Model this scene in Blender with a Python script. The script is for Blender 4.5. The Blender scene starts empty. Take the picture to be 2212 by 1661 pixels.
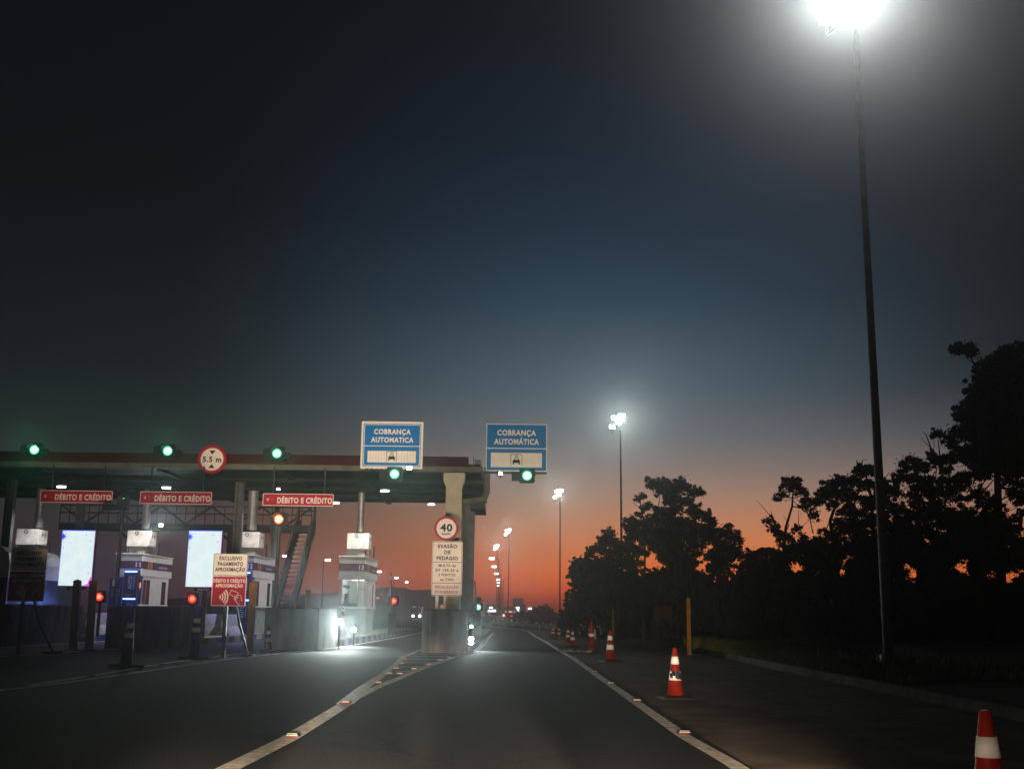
import bpy, math, random
from mathutils import Vector, Matrix, Euler
random.seed(7)
S = bpy.context.scene
COL = S.collection
R = math.radians
PI = math.pi

# ------------------------------------------------------------------ camera
PITCH = math.atan(494.5 / 2436.0); ROLL = 0.012; EYE = 1.25; FPX = 2436.0
cam = bpy.data.cameras.new("camera"); co = bpy.data.objects.new("camera", cam); COL.objects.link(co)
cam.sensor_width = 36; cam.lens = FPX / 2212 * 36; cam.clip_end = 3000; cam.clip_start = 0.05
co.matrix_world = Matrix.Translation((0, 0, EYE)) @ (Matrix.Rotation(PI / 2 + PITCH, 4, 'X') @ Matrix.Rotation(ROLL, 4, 'Z'))
S.camera = co
MC = co.matrix_world.to_3x3()

def ray(px, py):
    return MC @ Vector(((px - 1106) / FPX, -(py - 830.5) / FPX, -1))
def at(px, py, Y):                      # survey point at distance Y down the road
    d = ray(px, py); return Vector((0, 0, EYE)) + d * (Y / d.y)
def gr(px, py, z=0.0):                  # survey point on the ground
    d = ray(px, py); return Vector((0, 0, EYE)) + d * ((z - EYE) / d.z)

# ------------------------------------------------------------------ materials
def lin(c):
    c = c / 255.0
    return c / 12.92 if c <= 0.04045 else ((c + 0.055) / 1.055) ** 2.4
def rgb(r, g, b): return (lin(r), lin(g), lin(b))

def mat(name, col, rough=0.6, metal=0.0, var=0.25, scale=6.0, bump=0.0, spec=0.12, bscale=None, dirt=None):
    m = bpy.data.materials.new(name); m.use_nodes = True
    nt = m.node_tree; b = nt.nodes['Principled BSDF']
    tc = nt.nodes.new('ShaderNodeTexCoord')
    n = nt.nodes.new('ShaderNodeTexNoise'); n.inputs['Scale'].default_value = scale; n.inputs['Detail'].default_value = 6
    nt.links.new(tc.outputs['Object'], n.inputs['Vector'])
    rp = nt.nodes.new('ShaderNodeValToRGB')
    rp.color_ramp.elements[0].position = 0.3; rp.color_ramp.elements[1].position = 0.7
    lo = dirt if dirt else tuple(c * (1 - var) for c in col)
    rp.color_ramp.elements[0].color = (*lo, 1); rp.color_ramp.elements[1].color = (*[min(1, c * (1 + var * .5)) for c in col], 1)
    nt.links.new(n.outputs['Fac'], rp.inputs['Fac']); nt.links.new(rp.outputs['Color'], b.inputs['Base Color'])
    b.inputs['Roughness'].default_value = rough; b.inputs['Metallic'].default_value = metal
    b.inputs['Specular IOR Level'].default_value = spec
    if bump:
        n2 = nt.nodes.new('ShaderNodeTexNoise'); n2.inputs['Scale'].default_value = bscale or scale * 8; n2.inputs['Detail'].default_value = 4
        nt.links.new(tc.outputs['Object'], n2.inputs['Vector'])
        bp = nt.nodes.new('ShaderNodeBump'); bp.inputs['Strength'].default_value = bump; bp.inputs['Distance'].default_value = 0.02
        nt.links.new(n2.outputs['Fac'], bp.inputs['Height']); nt.links.new(bp.outputs['Normal'], b.inputs['Normal'])
    return m

def emit(name, col, strength, sample=True):
    m = bpy.data.materials.new(name); m.use_nodes = True
    nt = m.node_tree; nt.nodes.remove(nt.nodes['Principled BSDF'])
    e = nt.nodes.new('ShaderNodeEmission'); e.inputs['Color'].default_value = (*col, 1); e.inputs['Strength'].default_value = strength
    nt.links.new(e.outputs[0], nt.nodes['Material Output'].inputs['Surface'])
    if not sample: m.cycles.emission_sampling = 'NONE'
    return m

def glassmat(name, tint, alpha):
    m = bpy.data.materials.new(name); m.use_nodes = True
    b = m.node_tree.nodes['Principled BSDF']
    b.inputs['Base Color'].default_value = (*tint, 1); b.inputs['Roughness'].default_value = 0.05
    b.inputs['Alpha'].default_value = alpha
    return m

M = {}
def asphalt():
    m = bpy.data.materials.new('asphalt'); m.use_nodes = True
    nt = m.node_tree; b = nt.nodes['Principled BSDF']; L = nt.links.new
    tc = nt.nodes.new('ShaderNodeTexCoord')
    big = nt.nodes.new('ShaderNodeTexNoise'); big.inputs['Scale'].default_value = 0.35; big.inputs['Detail'].default_value = 5
    mp = nt.nodes.new('ShaderNodeMapping'); mp.inputs['Scale'].default_value = (1, 0.18, 1)
    L(tc.outputs['Object'], mp.inputs['Vector']); L(mp.outputs['Vector'], big.inputs['Vector'])
    r1 = nt.nodes.new('ShaderNodeValToRGB'); r1.color_ramp.elements[0].position = .35; r1.color_ramp.elements[1].position = .7
    r1.color_ramp.elements[0].color = (.014, .0133, .0128, 1); r1.color_ramp.elements[1].color = (.026, .0243, .0225, 1)
    L(big.outputs['Fac'], r1.inputs['Fac'])
    agg = nt.nodes.new('ShaderNodeTexNoise'); agg.inputs['Scale'].default_value = 32; agg.inputs['Detail'].default_value = 6
    L(tc.outputs['Object'], agg.inputs['Vector'])
    r2 = nt.nodes.new('ShaderNodeValToRGB'); r2.color_ramp.elements[0].position = .3; r2.color_ramp.elements[1].position = .75
    r2.color_ramp.elements[0].color = (.35, .35, .35, 1); r2.color_ramp.elements[1].color = (1.9, 1.85, 1.8, 1)
    L(agg.outputs['Fac'], r2.inputs['Fac'])
    mx = nt.nodes.new('ShaderNodeMixRGB'); mx.blend_type = 'MULTIPLY'; mx.inputs['Fac'].default_value = 1
    L(r1.outputs['Color'], mx.inputs['Color1']); L(r2.outputs['Color'], mx.inputs['Color2']); L(mx.outputs['Color'], b.inputs['Base Color'])
    wv = nt.nodes.new('ShaderNodeTexVoronoi'); wv.feature = 'DISTANCE_TO_EDGE'; wv.inputs['Scale'].default_value = .42
    wn = nt.nodes.new('ShaderNodeTexNoise'); wn.inputs['Scale'].default_value = 1.4; wn.inputs['Detail'].default_value = 5
    wm = nt.nodes.new('ShaderNodeMixRGB'); wm.inputs['Fac'].default_value = .28; L(tc.outputs['Object'], wn.inputs['Vector']); L(tc.outputs['Object'], wm.inputs['Color1']); L(wn.outputs['Color'], wm.inputs['Color2']); L(wm.outputs['Color'], wv.inputs['Vector'])
    wr = nt.nodes.new('ShaderNodeValToRGB'); wr.color_ramp.elements[0].position = .0; wr.color_ramp.elements[1].position = .012
    wr.color_ramp.elements[0].color = (.45, .45, .45, 1); wr.color_ramp.elements[1].color = (1, 1, 1, 1); L(wv.outputs['Distance'], wr.inputs['Fac'])
    mm = nt.nodes.new('ShaderNodeMixRGB'); mm.blend_type = 'MULTIPLY'; mm.inputs['Fac'].default_value = .8
    L(mx.outputs['Color'], mm.inputs['Color1']); L(wr.outputs['Color'], mm.inputs['Color2']); L(mm.outputs['Color'], b.inputs['Base Color'])
    b.inputs['Roughness'].default_value = 0.8; b.inputs['Specular IOR Level'].default_value = 0.12
    bp = nt.nodes.new('ShaderNodeBump'); bp.inputs['Strength'].default_value = 0.6; bp.inputs['Distance'].default_value = 0.012
    L(agg.outputs['Fac'], bp.inputs['Height']); L(bp.outputs['Normal'], b.inputs['Normal'])
    return m
M['asphalt'] = asphalt()
M['gravel'] = mat('dusty_asphalt', (.15, .108, .076), .9, var=.5, scale=1.3, bump=.6, bscale=45)
M['soil'] = mat('soil', (.05, .042, .03), .95, var=.5, scale=.8, bump=.4)
M['verge'] = mat('verge_soil', (.045, .05, .02), .95, var=.5, scale=1.5, bump=.5)
M['paint'] = mat('road_paint', (.82, .69, .55), .6, var=.35, scale=9, bump=.2, dirt=(.36, .31, .26))
M['concrete'] = mat('concrete', (.10, .092, .08), .85, var=.45, scale=2.2, bump=.35)
M['block'] = mat('streaked_concrete', (.115, .105, .09), .9, var=.75, scale=3.0, bump=.5, bscale=14)
_nt = M['block'].node_tree; _mp = _nt.nodes.new('ShaderNodeMapping'); _mp.inputs['Scale'].default_value = (1, 1, .22)
_no = [n for n in _nt.nodes if n.type == 'TEX_NOISE'][0]; _nt.links.new([n for n in _nt.nodes if n.type == 'TEX_COORD'][0].outputs['Object'], _mp.inputs['Vector']); _nt.links.new(_mp.outputs['Vector'], _no.inputs['Vector'])
M['kerb'] = mat('kerb_concrete', (.34, .31, .26), .85, var=.4, scale=5, bump=.3)
M['column'] = mat('column_concrete', (.52, .47, .33), .8, var=.22, scale=2.5, bump=.2)
M['beam'] = mat('beam_concrete', (.12, .115, .09), .8, var=.3, scale=2)
M['maroon'] = mat('maroon_panel', (.042, .009, .011), .8, var=.3, scale=1.2)
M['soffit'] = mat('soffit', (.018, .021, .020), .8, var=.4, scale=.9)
M['steel'] = mat('dark_steel', (.035, .038, .04), .5, .3, var=.35, scale=5)
M['steelgrey'] = mat('grey_steel', (.10, .103, .10), .5, .2, var=.3, scale=3)
M['galv'] = mat('galvanised_steel', (.30, .30, .29), .45, .5, var=.3, scale=4)
M['pole'] = mat('mast_steel', (.13, .115, .10), .6, .2, var=.35, scale=3)
M['white'] = mat('white_panel', (.62, .60, .55), .55, var=.14, scale=3)
M['acwhite'] = mat('aged_white_metal', (.74, .72, .66), .5, var=.22, scale=4, dirt=(.55, .50, .42))
M['boothgrey'] = mat('booth_grey', (.25, .26, .235), .6, var=.2, scale=3)
M['band'] = mat('band_plum', (.060, .022, .036), .5, var=.3, scale=5)
M['bandorange'] = mat('band_orange', (.48, .17, .02), .5, var=.3, scale=9)
M['black'] = mat('black_rubber', (.014, .014, .015), .7, var=.3, scale=8)
M['blackplastic'] = mat('black_plastic', (.018, .018, .02), .45, var=.3, scale=8)
M['blue'] = mat('sign_blue', (.0, .155, .43), .45, var=.10, scale=3)
M['bluepost'] = mat('post_blue', (.012, .045, .20), .5, var=.25, scale=6)
M['red'] = mat('sign_red', (.36, .005, .034), .45, var=.15, scale=4)
M['ringred'] = mat('ring_red', (.36, .01, .025), .45, var=.15, scale=4)
M['reflwhite'] = mat('reflective_white', (.86, .80, .70), .5, var=.07, scale=5)
M['cream'] = mat('sign_white', (.80, .72, .62), .5, var=.08, scale=4)
M['ink'] = mat('sign_black', (.012, .012, .014), .5, var=.1)
M['inkred'] = mat('faded_red_ink', (.55, .10, .05), .5, var=.3, scale=20)
M['conered'] = mat('cone_orange_red', (.25, .014, .008), .5, var=.3, scale=6, dirt=(.14, .009, .005))
M['ochre'] = mat('ochre_paint', (.26, .115, .014), .6, var=.35, scale=6)
M['ochrebrown'] = mat('ochre_brown_board', (.045, .024, .009), .7, var=.4, scale=3)
M['dimyellow'] = mat('dull_yellow_board', (.12, .10, .03), .7, var=.4, scale=3)
M['leaf'] = mat('eucalyptus_leaf', (.042, .050, .028), .65, var=.45, scale=.7)
M['bush'] = mat('shrub_leaf', (.040, .048, .027), .7, var=.45, scale=.6)
M['bark'] = mat('bark', (.045, .037, .03), .9, var=.5, scale=3, bump=.4)
M['grass'] = mat('grass_blades', (.10, .12, .025), .8, var=.5, scale=2)
M['hill'] = mat('hill_wood', (.014, .018, .018), .95, var=.5, scale=.05)
M['truck'] = mat('truck_white', (.62, .58, .50), .4, var=.15, scale=2)
M['purple'] = mat('totem_purple', (.035, .016, .050), .4, var=.2, scale=4)
M['totemtext'] = mat('totem_letter', (.42, .42, .50), .5, var=.1)
M['glass'] = glassmat('booth_glass', (.02, .025, .03), .28)
M['darkglass'] = mat('dark_glass', (.012, .012, .016), .12, var=.1)
M['interior'] = mat('booth_interior', (.60, .62, .60), .6, var=.12, scale=3)
M['carpaint'] = mat('car_paint_dark', (.03, .03, .035), .3, .2, var=.2)
M['vanorange'] = mat('van_orange', (.45, .13, .04), .4, var=.2)
M['litter'] = mat('litter_plastic', (.35, .36, .32), .4, var=.5, scale=12)
# things that give off light
WHITE = (.80, 1.0, .90)
M['mast_lamp'] = emit('mast_lamp_face', WHITE, 30)
M['lamp_small'] = emit('small_lamp_face', (.85, .92, 1.0), 12)
M['down_lamp'] = emit('downlight_face', (.90, .93, 1.0), 9)
M['screen'] = emit('led_screen', (.72, .88, .90), 1.02)
nt_ = M['screen'].node_tree; _n = nt_.nodes.new('ShaderNodeTexNoise'); _n.inputs['Scale'].default_value = 2.6; _n.inputs['Detail'].default_value = 5; _t = nt_.nodes.new('ShaderNodeTexCoord'); nt_.links.new(_t.outputs['Object'], _n.inputs['Vector'])
_r = nt_.nodes.new('ShaderNodeValToRGB'); _r.color_ramp.elements[0].position = .35; _r.color_ramp.elements[1].position = .65; _r.color_ramp.elements[0].color = (.70, .85, .88, 1); _r.color_ramp.elements[1].color = (.80, .91, .90, 1)
nt_.links.new(_n.outputs['Fac'], _r.inputs['Fac']); nt_.links.new(_r.outputs['Color'], nt_.nodes['Emission'].inputs['Color'])
M['screen_blue'] = emit('led_screen_blue', (.02, .05, .85), 1.3)
M['screen_mag'] = emit('led_screen_magenta', (.62, .05, .75), 1.1)
M['bar_light'] = emit('totem_light_bar', (.10, .20, 1.0), 9)
M['green_lens'] = emit('green_lens', (.42, 1.0, .66), 2.2)
M['green_halo'] = emit('green_lens_halo', (.0, .62, .22), 1.2)
M['red_lens'] = emit('red_lens', (1.0, .015, .01), 1.6)
M['red_core'] = emit('red_lens_core', (1.0, .30, .16), 1.6)
M['amber_lens'] = emit('amber_lens', (1.0, .45, .16), 6)
M['amber_halo'] = emit('amber_halo', (1.0, .12, .01), 1.6)
M['ledwhite'] = emit('low_lamp_face', (.85, 1.0, .97), 30)
M['headlight'] = emit('headlight_face', (.80, .75, 1.0), 9)
M['taillight'] = emit('taillight_face', (1.0, .03, .03), 2.5)
M['city_white'] = emit('lit_white', (.85, .90, 1.0), 1.6)
M['city_warm'] = emit('lit_warm', (1.0, .55, .25), 1.0)
M['city_green'] = emit('lit_green', (.15, .7, .2), .5)
M['city_peach'] = emit('lit_peach', (.85, .48, .28), .55)
M['window_warm'] = emit('lit_window', (1.0, .35, .12), .9)
M['booth_tube'] = emit('booth_tube', (.85, 1.0, .95), 3.0)
M['monitor'] = emit('monitor_glow', (.2, .35, .4), .25)

# ------------------------------------------------------------------ mesh builder
class MB:
    def __init__(s): s.v = []; s.f = []; s.m = []; s.mats = []; s.cur = 0; s.X = None
    def use(s, m):
        m = M[m] if isinstance(m, str) else m
        if m not in s.mats: s.mats.append(m)
        s.cur = s.mats.index(m); return s
    def add(s, vs, fs):
        o = len(s.v)
        s.v += [tuple(s.X @ Vector(p)) if s.X else tuple(p) for p in vs]
        for f in fs: s.f.append(tuple(i + o for i in f)); s.m.append(s.cur)
        return s
    def box(s, x0, x1, y0, y1, z0, z1, rot=None):
        vs = [(x, y, z) for x in (x0, x1) for y in (y0, y1) for z in (z0, z1)]
        if rot:
            c = Vector(((x0 + x1) / 2, (y0 + y1) / 2, (z0 + z1) / 2)); q = Euler(rot).to_matrix()
            vs = [q @ (Vector(p) - c) + c for p in vs]
        return s.add(vs, [(0, 1, 3, 2), (4, 6, 7, 5), (0, 4, 5, 1), (2, 3, 7, 6), (0, 2, 6, 4), (1, 5, 7, 3)])
    def tube(s, p0, p1, r0, r1=None, n=10, cap=True):
        p0, p1 = Vector(p0), Vector(p1); r1 = r0 if r1 is None else r1
        d = (p1 - p0).normalized(); a = d.orthogonal().normalized(); b = d.cross(a)
        vs = []
        for p, r in ((p0, r0), (p1, r1)):
            vs += [p + (a * math.cos(2 * PI * i / n) + b * math.sin(2 * PI * i / n)) * r for i in range(n)]
        fs = [(i, (i + 1) % n, n + (i + 1) % n, n + i) for i in range(n)]
        if cap: fs += [tuple(range(n - 1, -1, -1)), tuple(range(n, 2 * n))]
        return s.add(vs, fs)
    def path(s, pts, rs, n=6):
        pts = [Vector(p) for p in pts]; vs = []
        for i, p in enumerate(pts):
            d = (pts[min(i + 1, len(pts) - 1)] - pts[max(i - 1, 0)]).normalized()
            a = Vector((0, 1, 0)) if abs(d.y) < .9 else Vector((1, 0, 0))
            a = (a - d * a.dot(d)).normalized(); b = d.cross(a)
            r = rs[i] if isinstance(rs, (list, tuple)) else rs
            vs += [p + (a * math.cos(2 * PI * k / n) + b * math.sin(2 * PI * k / n)) * r for k in range(n)]
        fs = []
        for i in range(len(pts) - 1):
            for k in range(n):
                fs.append((i * n + k, i * n + (k + 1) % n, (i + 1) * n + (k + 1) % n, (i + 1) * n + k))
        fs += [tuple(range(n - 1, -1, -1)), tuple((len(pts) - 1) * n + k for k in range(n))]
        return s.add(vs, fs)
    def lathe(s, prof, n=20, c=(0, 0, 0)):
        vs = []; fs = []
        for r, z in prof: vs += [(c[0] + r * math.cos(2 * PI * i / n), c[1] + r * math.sin(2 * PI * i / n), c[2] + z) for i in range(n)]
        for k in range(len(prof) - 1):
            for i in range(n): fs.append((k * n + i, k * n + (i + 1) % n, (k + 1) * n + (i + 1) % n, (k + 1) * n + i))
        fs += [tuple(range(n - 1, -1, -1)), tuple((len(prof) - 1) * n + i for i in range(n))]
        return s.add(vs, fs)
    def prism(s, poly, y0, y1):            # polygon in XZ, extruded along Y
        n = len(poly); vs = [(x, y0, z) for x, z in poly] + [(x, y1, z) for x, z in poly]
        return s.add(vs, [tuple(range(n)), tuple(range(2 * n - 1, n - 1, -1))] + [(i, n + i, n + (i + 1) % n, (i + 1) % n) for i in range(n)])
    def ring(s, outer, inner, y0, y1):     # band between two XZ loops with the same count
        n = len(outer)
        vs = [(x, y0, z) for x, z in outer] + [(x, y0, z) for x, z in inner] + [(x, y1, z) for x, z in outer] + [(x, y1, z) for x, z in inner]
        fs = []
        for i in range(n):
            j = (i + 1) % n
            fs += [(i, j, n + j, n + i), (2 * n + i, 3 * n + i, 3 * n + j, 2 * n + j), (i, 2 * n + i, 2 * n + j, j), (n + i, n + j, 3 * n + j, 3 * n + i)]
        return s.add(vs, fs)
    def stroke(s, pts, w, y0, y1):         # thick polyline in XZ
        for (x0, z0), (x1, z1) in zip(pts, pts[1:]):
            d = Vector((x1 - x0, z1 - z0)); l = d.length or 1; nx, nz = -d.y / l * w / 2, d.x / l * w / 2
            s.prism([(x0 + nx, z0 + nz), (x1 + nx, z1 + nz), (x1 - nx, z1 - nz), (x0 - nx, z0 - nz)][::-1], y0, y1)
        return s
    def arc(s, cx, cz, r, w, a0, a1, y0, y1, n=8):
        o = [(cx + (r + w / 2) * math.cos(a0 + (a1 - a0) * i / n), cz + (r + w / 2) * math.sin(a0 + (a1 - a0) * i / n)) for i in range(n + 1)]
        i_ = [(cx + (r - w / 2) * math.cos(a0 + (a1 - a0) * i / n), cz + (r - w / 2) * math.sin(a0 + (a1 - a0) * i / n)) for i in range(n, -1, -1)]
        return s.prism(o + i_, y0, y1)
    def strip(s, pts, w, z):               # flat band on the ground along XY points
        pts = [Vector((p[0], p[1])) for p in pts]; vs = []
        for i, p in enumerate(pts):
            d = (pts[min(i + 1, len(pts) - 1)] - pts[max(i - 1, 0)]).normalized(); nrm = Vector((-d.y, d.x))
            ww = w[i] if isinstance(w, (list, tuple)) else w
            vs += [(*(p + nrm * ww / 2), z), (*(p - nrm * ww / 2), z)]
        return s.add(vs, [(2 * i + 1, 2 * i + 3, 2 * i + 2, 2 * i) for i in range(len(pts) - 1)])
    def text(s, body, x, z, w, h, y0=-.004, y1=0, rot=0, bold=0.034):
        vs, fs = glyphs(body, bold)
        xs = [v[0] for v in vs]; zs = [v[1] for v in vs]; zcap = CAP
        sx = w / (max(xs) - min(xs)); cx = (max(xs) + min(xs)) / 2; sz = h / zcap
        c, sn = math.cos(rot), math.sin(rot); out = []
        for vx, vz, vd in vs:
            ax, az = (vx - cx) * sx, (vz - zcap / 2) * sz
            out.append((x + c * ax - sn * az, y0 if vd > 0 else y1, z + sn * ax + c * az))
        return s.add(out, fs)
    def build(s, name, parent=None, smooth=False):
        me = bpy.data.meshes.new(name); me.from_pydata(s.v, [], s.f); 
        for m in s.mats: me.materials.append(m)
        if s.mats: me.polygons.foreach_set('material_index', s.m)
        if smooth: me.polygons.foreach_set('use_smooth', [True] * len(me.polygons))
        me.update()
        o = bpy.data.objects.new(name, me); COL.objects.link(o)
        if parent: o.parent = parent
        return o

_gl = {}
def glyphs(body, bold):
    k = (body, bold)
    if k not in _gl:
        cu = bpy.data.curves.new('t', 'FONT'); cu.body = body; cu.extrude = .01; cu.offset = bold; cu.space_character = 1.12; cu.resolution_u = 3
        o = bpy.data.objects.new('t', cu); COL.objects.link(o)
        dg = bpy.context.evaluated_depsgraph_get(); me = o.evaluated_get(dg).to_mesh()
        _gl[k] = ([tuple(v.co) for v in me.vertices], [tuple(p.vertices) for p in me.polygons])
        o.evaluated_get(dg).to_mesh_clear(); bpy.data.objects.remove(o); bpy.data.curves.remove(cu)
    return _gl[k]
CAP = .01
CAP = max(v[1] for v in glyphs('E', .034)[0])

def rrect(w, h, r, cx=0, cz=0, n=4):
    out = []
    for sx, sz, a in ((1, 1, 0), (-1, 1, PI / 2), (-1, -1, PI), (1, -1, 3 * PI / 2)):
        for i in range(n + 1):
            t = a + PI / 2 * i / n
            out.append((cx + sx * (w / 2 - r) + r * math.cos(t), cz + sz * (h / 2 - r) + r * math.sin(t)))
    return out[::-1]
def circ(r, cx=0, cz=0, n=32): return [(cx + r * math.cos(-2 * PI * i / n), cz + r * math.sin(-2 * PI * i / n)) for i in range(n)]

def tag(o, label, cat, group=None):
    o['label'] = label; o['category'] = cat
    if group: o['group'] = group
    return o
def thing(name, label, cat, loc=(0, 0, 0), rz=0, group=None):
    o = bpy.data.objects.new(name, None); COL.objects.link(o); o.location = loc; o.rotation_euler = (0, 0, rz)
    o.empty_display_size = .2
    return tag(o, label, cat, group)
def struct(name, mb, smooth=False):
    o = mb.build(name, None, smooth); o['kind'] = 'structure'; return o
def dup(o, parent=None):
    c = o.copy(); COL.objects.link(c)
    if parent: c.parent = parent
    for ch in list(o.children): dup(ch, c)
    return c
ORD = 'first second third fourth fifth sixth seventh eighth ninth tenth eleventh twelfth thirteenth fourteenth fifteenth sixteenth'.split()

def lamp(name, kind, loc, power, col=(1, 1, 1), target=None, angle=60, blend=.5, radius=.1, parent=None, size=None):
    l = bpy.data.lights.new(name, kind); l.energy = power; l.color = col
    if kind == 'SPOT': l.spot_size = R(angle); l.spot_blend = blend
    if kind in ('SPOT', 'POINT'): l.shadow_soft_size = radius
    if kind == 'AREA':
        l.shape = 'RECTANGLE'; l.size, l.size_y = size or (.2, .1)
    o = bpy.data.objects.new(name, l); COL.objects.link(o); o.location = loc
    if target is not None: o.rotation_euler = (Vector(target) - Vector(loc)).to_track_quat('-Z', 'Y').to_euler()
    if parent: 
        o.parent = parent; o.matrix_parent_inverse = Matrix.Translation(parent.location).inverted() if not any(parent.rotation_euler) else parent.matrix_basis.inverted()
    return o

# ------------------------------------------------------------------ ground, road, markings
mb = MB().use('soil'); mb.add([(-420, -50, -.05), (420, -50, -.05), (420, 445, -.05), (-420, 445, -.05)], [(0, 1, 2, 3)]); struct('ground', mb)
edge = [(2.09, -15), (2.07, 8), (1.99, 25), (1.69, 59), (1.53, 85), (.33, 100), (-1.36, 113), (-9.2, 150), (-30.4, 215)]
mb = MB().use('asphalt'); mb.add([(-70, -15, 0)] + [(x, y, 0) for x, y in edge] + [(-70, 215, 0)], [tuple(range(len(edge) + 2))]); struct('road', mb)
mb = MB().use('gravel'); mb.add([(1.0, -15, -.012), (6.5, -15, -.012), (6.5, 42, -.012), (9.5, 46, -.012), (9.5, 64, -.012), (4, 80, -.012), (-1, 112, -.012), (.3, 90, -.012), (1.0, 50, -.012)], [tuple(range(9))]); struct('road_shoulder', mb)

def gpts(l): return [gr(*p) for p in l]
RIGHT = [(1.97, -2), (1.96, 6)] + [tuple(p[:2]) for p in gpts([(1580, 1648), (1481, 1591.5), (1373, 1516), (1284.6, 1454.4), (1239, 1422), (1209, 1405), (1181, 1387.5), (1154, 1373)])] + [(1.41, 84.7), (.17, 99.4), (-1.53, 113), (-9.5, 150), (-31, 215)]
SINGLE = [(-2.25, -2), (-2.25, 6)] + [tuple(p[:2]) for p in gpts([(490.7, 1661), (622.5, 1595.4), (677.5, 1562.5), (748, 1519)])]
GR_R = [tuple(p[:2]) for p in gpts([(745, 1521), (763, 1509), (809.5, 1486), (861, 1465), (922, 1439.5), (970.6, 1423.3), (1007, 1412.4), (1031.6, 1402.6), (1050, 1388)])] + [(-1.05, 59), (-1.0, 75)]
GR_L = [tuple(p[:2]) for p in gpts([(742, 1521), (782.6, 1487), (829, 1455.5), (853.4, 1436), (871, 1419), (892.5, 1410), (909.6, 1402.6)])]
def paint(pts, w, z=.004):
    return MB().use('paint').strip(pts, w, z)
def smoothpts(p, k=4):
    out = []
    for i in range(len(p) - 1):
        a, b = Vector(p[i]), Vector(p[i + 1])
        out += [tuple(a.lerp(b, t / k)) for t in range(k)]
    return out + [tuple(p[-1])]
def mark(name, mb): return struct(name, mb)
mark('road_marking', paint(RIGHT, .16))
mark('road_marking', paint(SINGLE, .20))
mark('road_marking', paint(GR_R, [.22, .19, .18, .17, .17, .17, .16, .16, .13, .12, .12], .0048))
mark('road_marking', paint(GR_L, [.22, .20, .17, .15, .14, .13, .12], .0056))
def xat(poly, y):
    for (x0, y0), (x1, y1) in zip(poly, poly[1:]):
        if y0 <= y <= y1: return x0 + (x1 - x0) * (y - y0) / (y1 - y0)
    return poly[-1][0]
mb = MB().use('paint')
for py in (1413.5, 1418, 1423.6, 1431.6, 1440.6, 1450.4):
    y = gr(940, py).y; a, b = xat(GR_L, y) + .1, xat(GR_R, y) - .1
    mb.add([(a, y - .16, .0068), (b, y - .16, .0068), (b, y + .12, .0068), (a, y + .12, .0068)], [(0, 1, 2, 3)])
mark('road_marking', mb)
FAR_A = [tuple(p[:2]) for p in gpts([(-130, 1507), (0, 1491), (120.8, 1476.5), (241.7, 1460), (366, 1441.7), (494.4, 1423.3), (586, 1413), (666.5, 1404.3)])] + [(-6.1, 40.5), (-5.85, 48), (-5.6, 60), (-5.6, 75)]
FAR_B = [tuple(p[:2]) for p in gpts([(60, 1480), (146.5, 1467.3), (238, 1452.6), (318.6, 1438), (439.4, 1420.5), (542, 1407.5)])]
FAR_C = [tuple(p[:2]) for p in gpts([(-60, 1424), (0, 1417.9), (183, 1405), (318.6, 1397.6), (476, 1382.3), (571, 1375.7)])] + [(-10.6, 62), (-10.6, 75)]
mark('road_marking', paint(FAR_A, .16)); mark('road_marking', paint(FAR_B, .13, .0048)); mark('road_marking', paint(FAR_C, .13))
mb = MB().use('paint')
for k in range(1, 6):
    t = k / 6; y = FAR_B[1][1] + (FAR_B[-1][1] - FAR_B[1][1]) * t
    a, b = xat(FAR_B, y), xat(FAR_A, y + .4)
    mb.strip([(a, y), (b, y + .4)], .12, .0068)
mark('road_marking', mb)
mark('road_marking', paint([(-16.2, 37), (-15.9, 45), (-15.7, 60), (-15.7, 75)], .13))

# kerb and verge on the right
kl = [(6.5, -14), (6.5, 24), (6.52, 30), (6.6, 33), (6.72, 37.5), (6.85, 42), (7.4, 45.5), (9.2, 47.5), (14, 48.5)]
def kerb(pts, w, h, m):
    mb = MB().use(m); P = [Vector(p) for p in pts]; vs = []
    for i, p in enumerate(P):
        d = (P[min(i + 1, len(P) - 1)] - P[max(i - 1, 0)]).normalized(); n = Vector((d.y, -d.x))
        a, b = p, p + n * w
        vs += [(*a, -.03), (*(a + n * .03), h), (*b, h), (*b, -.03)]
    fs = []
    for i in range(len(P) - 1):
        for k in range(3): fs.append((4 * i + k, 4 * i + 4 + k, 4 * i + 5 + k, 4 * i + 1 + k))
    return mb.add(vs, fs)
M['oldkerb'] = mat('old_kerb', (.085, .07, .052), .9, var=.6, scale=3, bump=.5, dirt=(.03, .025, .019))
struct('kerb', kerb(kl, .22, .14, 'oldkerb'))
mb = MB().use('verge'); vs = []; fs = []; nx, ny = 24, 40
for j in range(ny + 1):
    y = -14 + 64 * j / ny if j < ny else 49
    for i in range(nx + 1):
        x0 = 6.7 if y < 42 else 6.7 + max(0, (y - 42)) * .9
        x = x0 + (60 - x0) * (i / nx) ** 2
        vs.append((x, y, .12 + .035 * (x - x0) + .07 * math.sin(x * 1.7 + y) * min(1, (x - x0) / 2)))
for j in range(ny):
    for i in range(nx): a = j * (nx + 1) + i; fs.append((a, a + 1, a + nx + 2, a + nx + 1))
mb.add(vs, fs); struct('verge_ground', mb, True)
mb = MB().use('grass')
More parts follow.
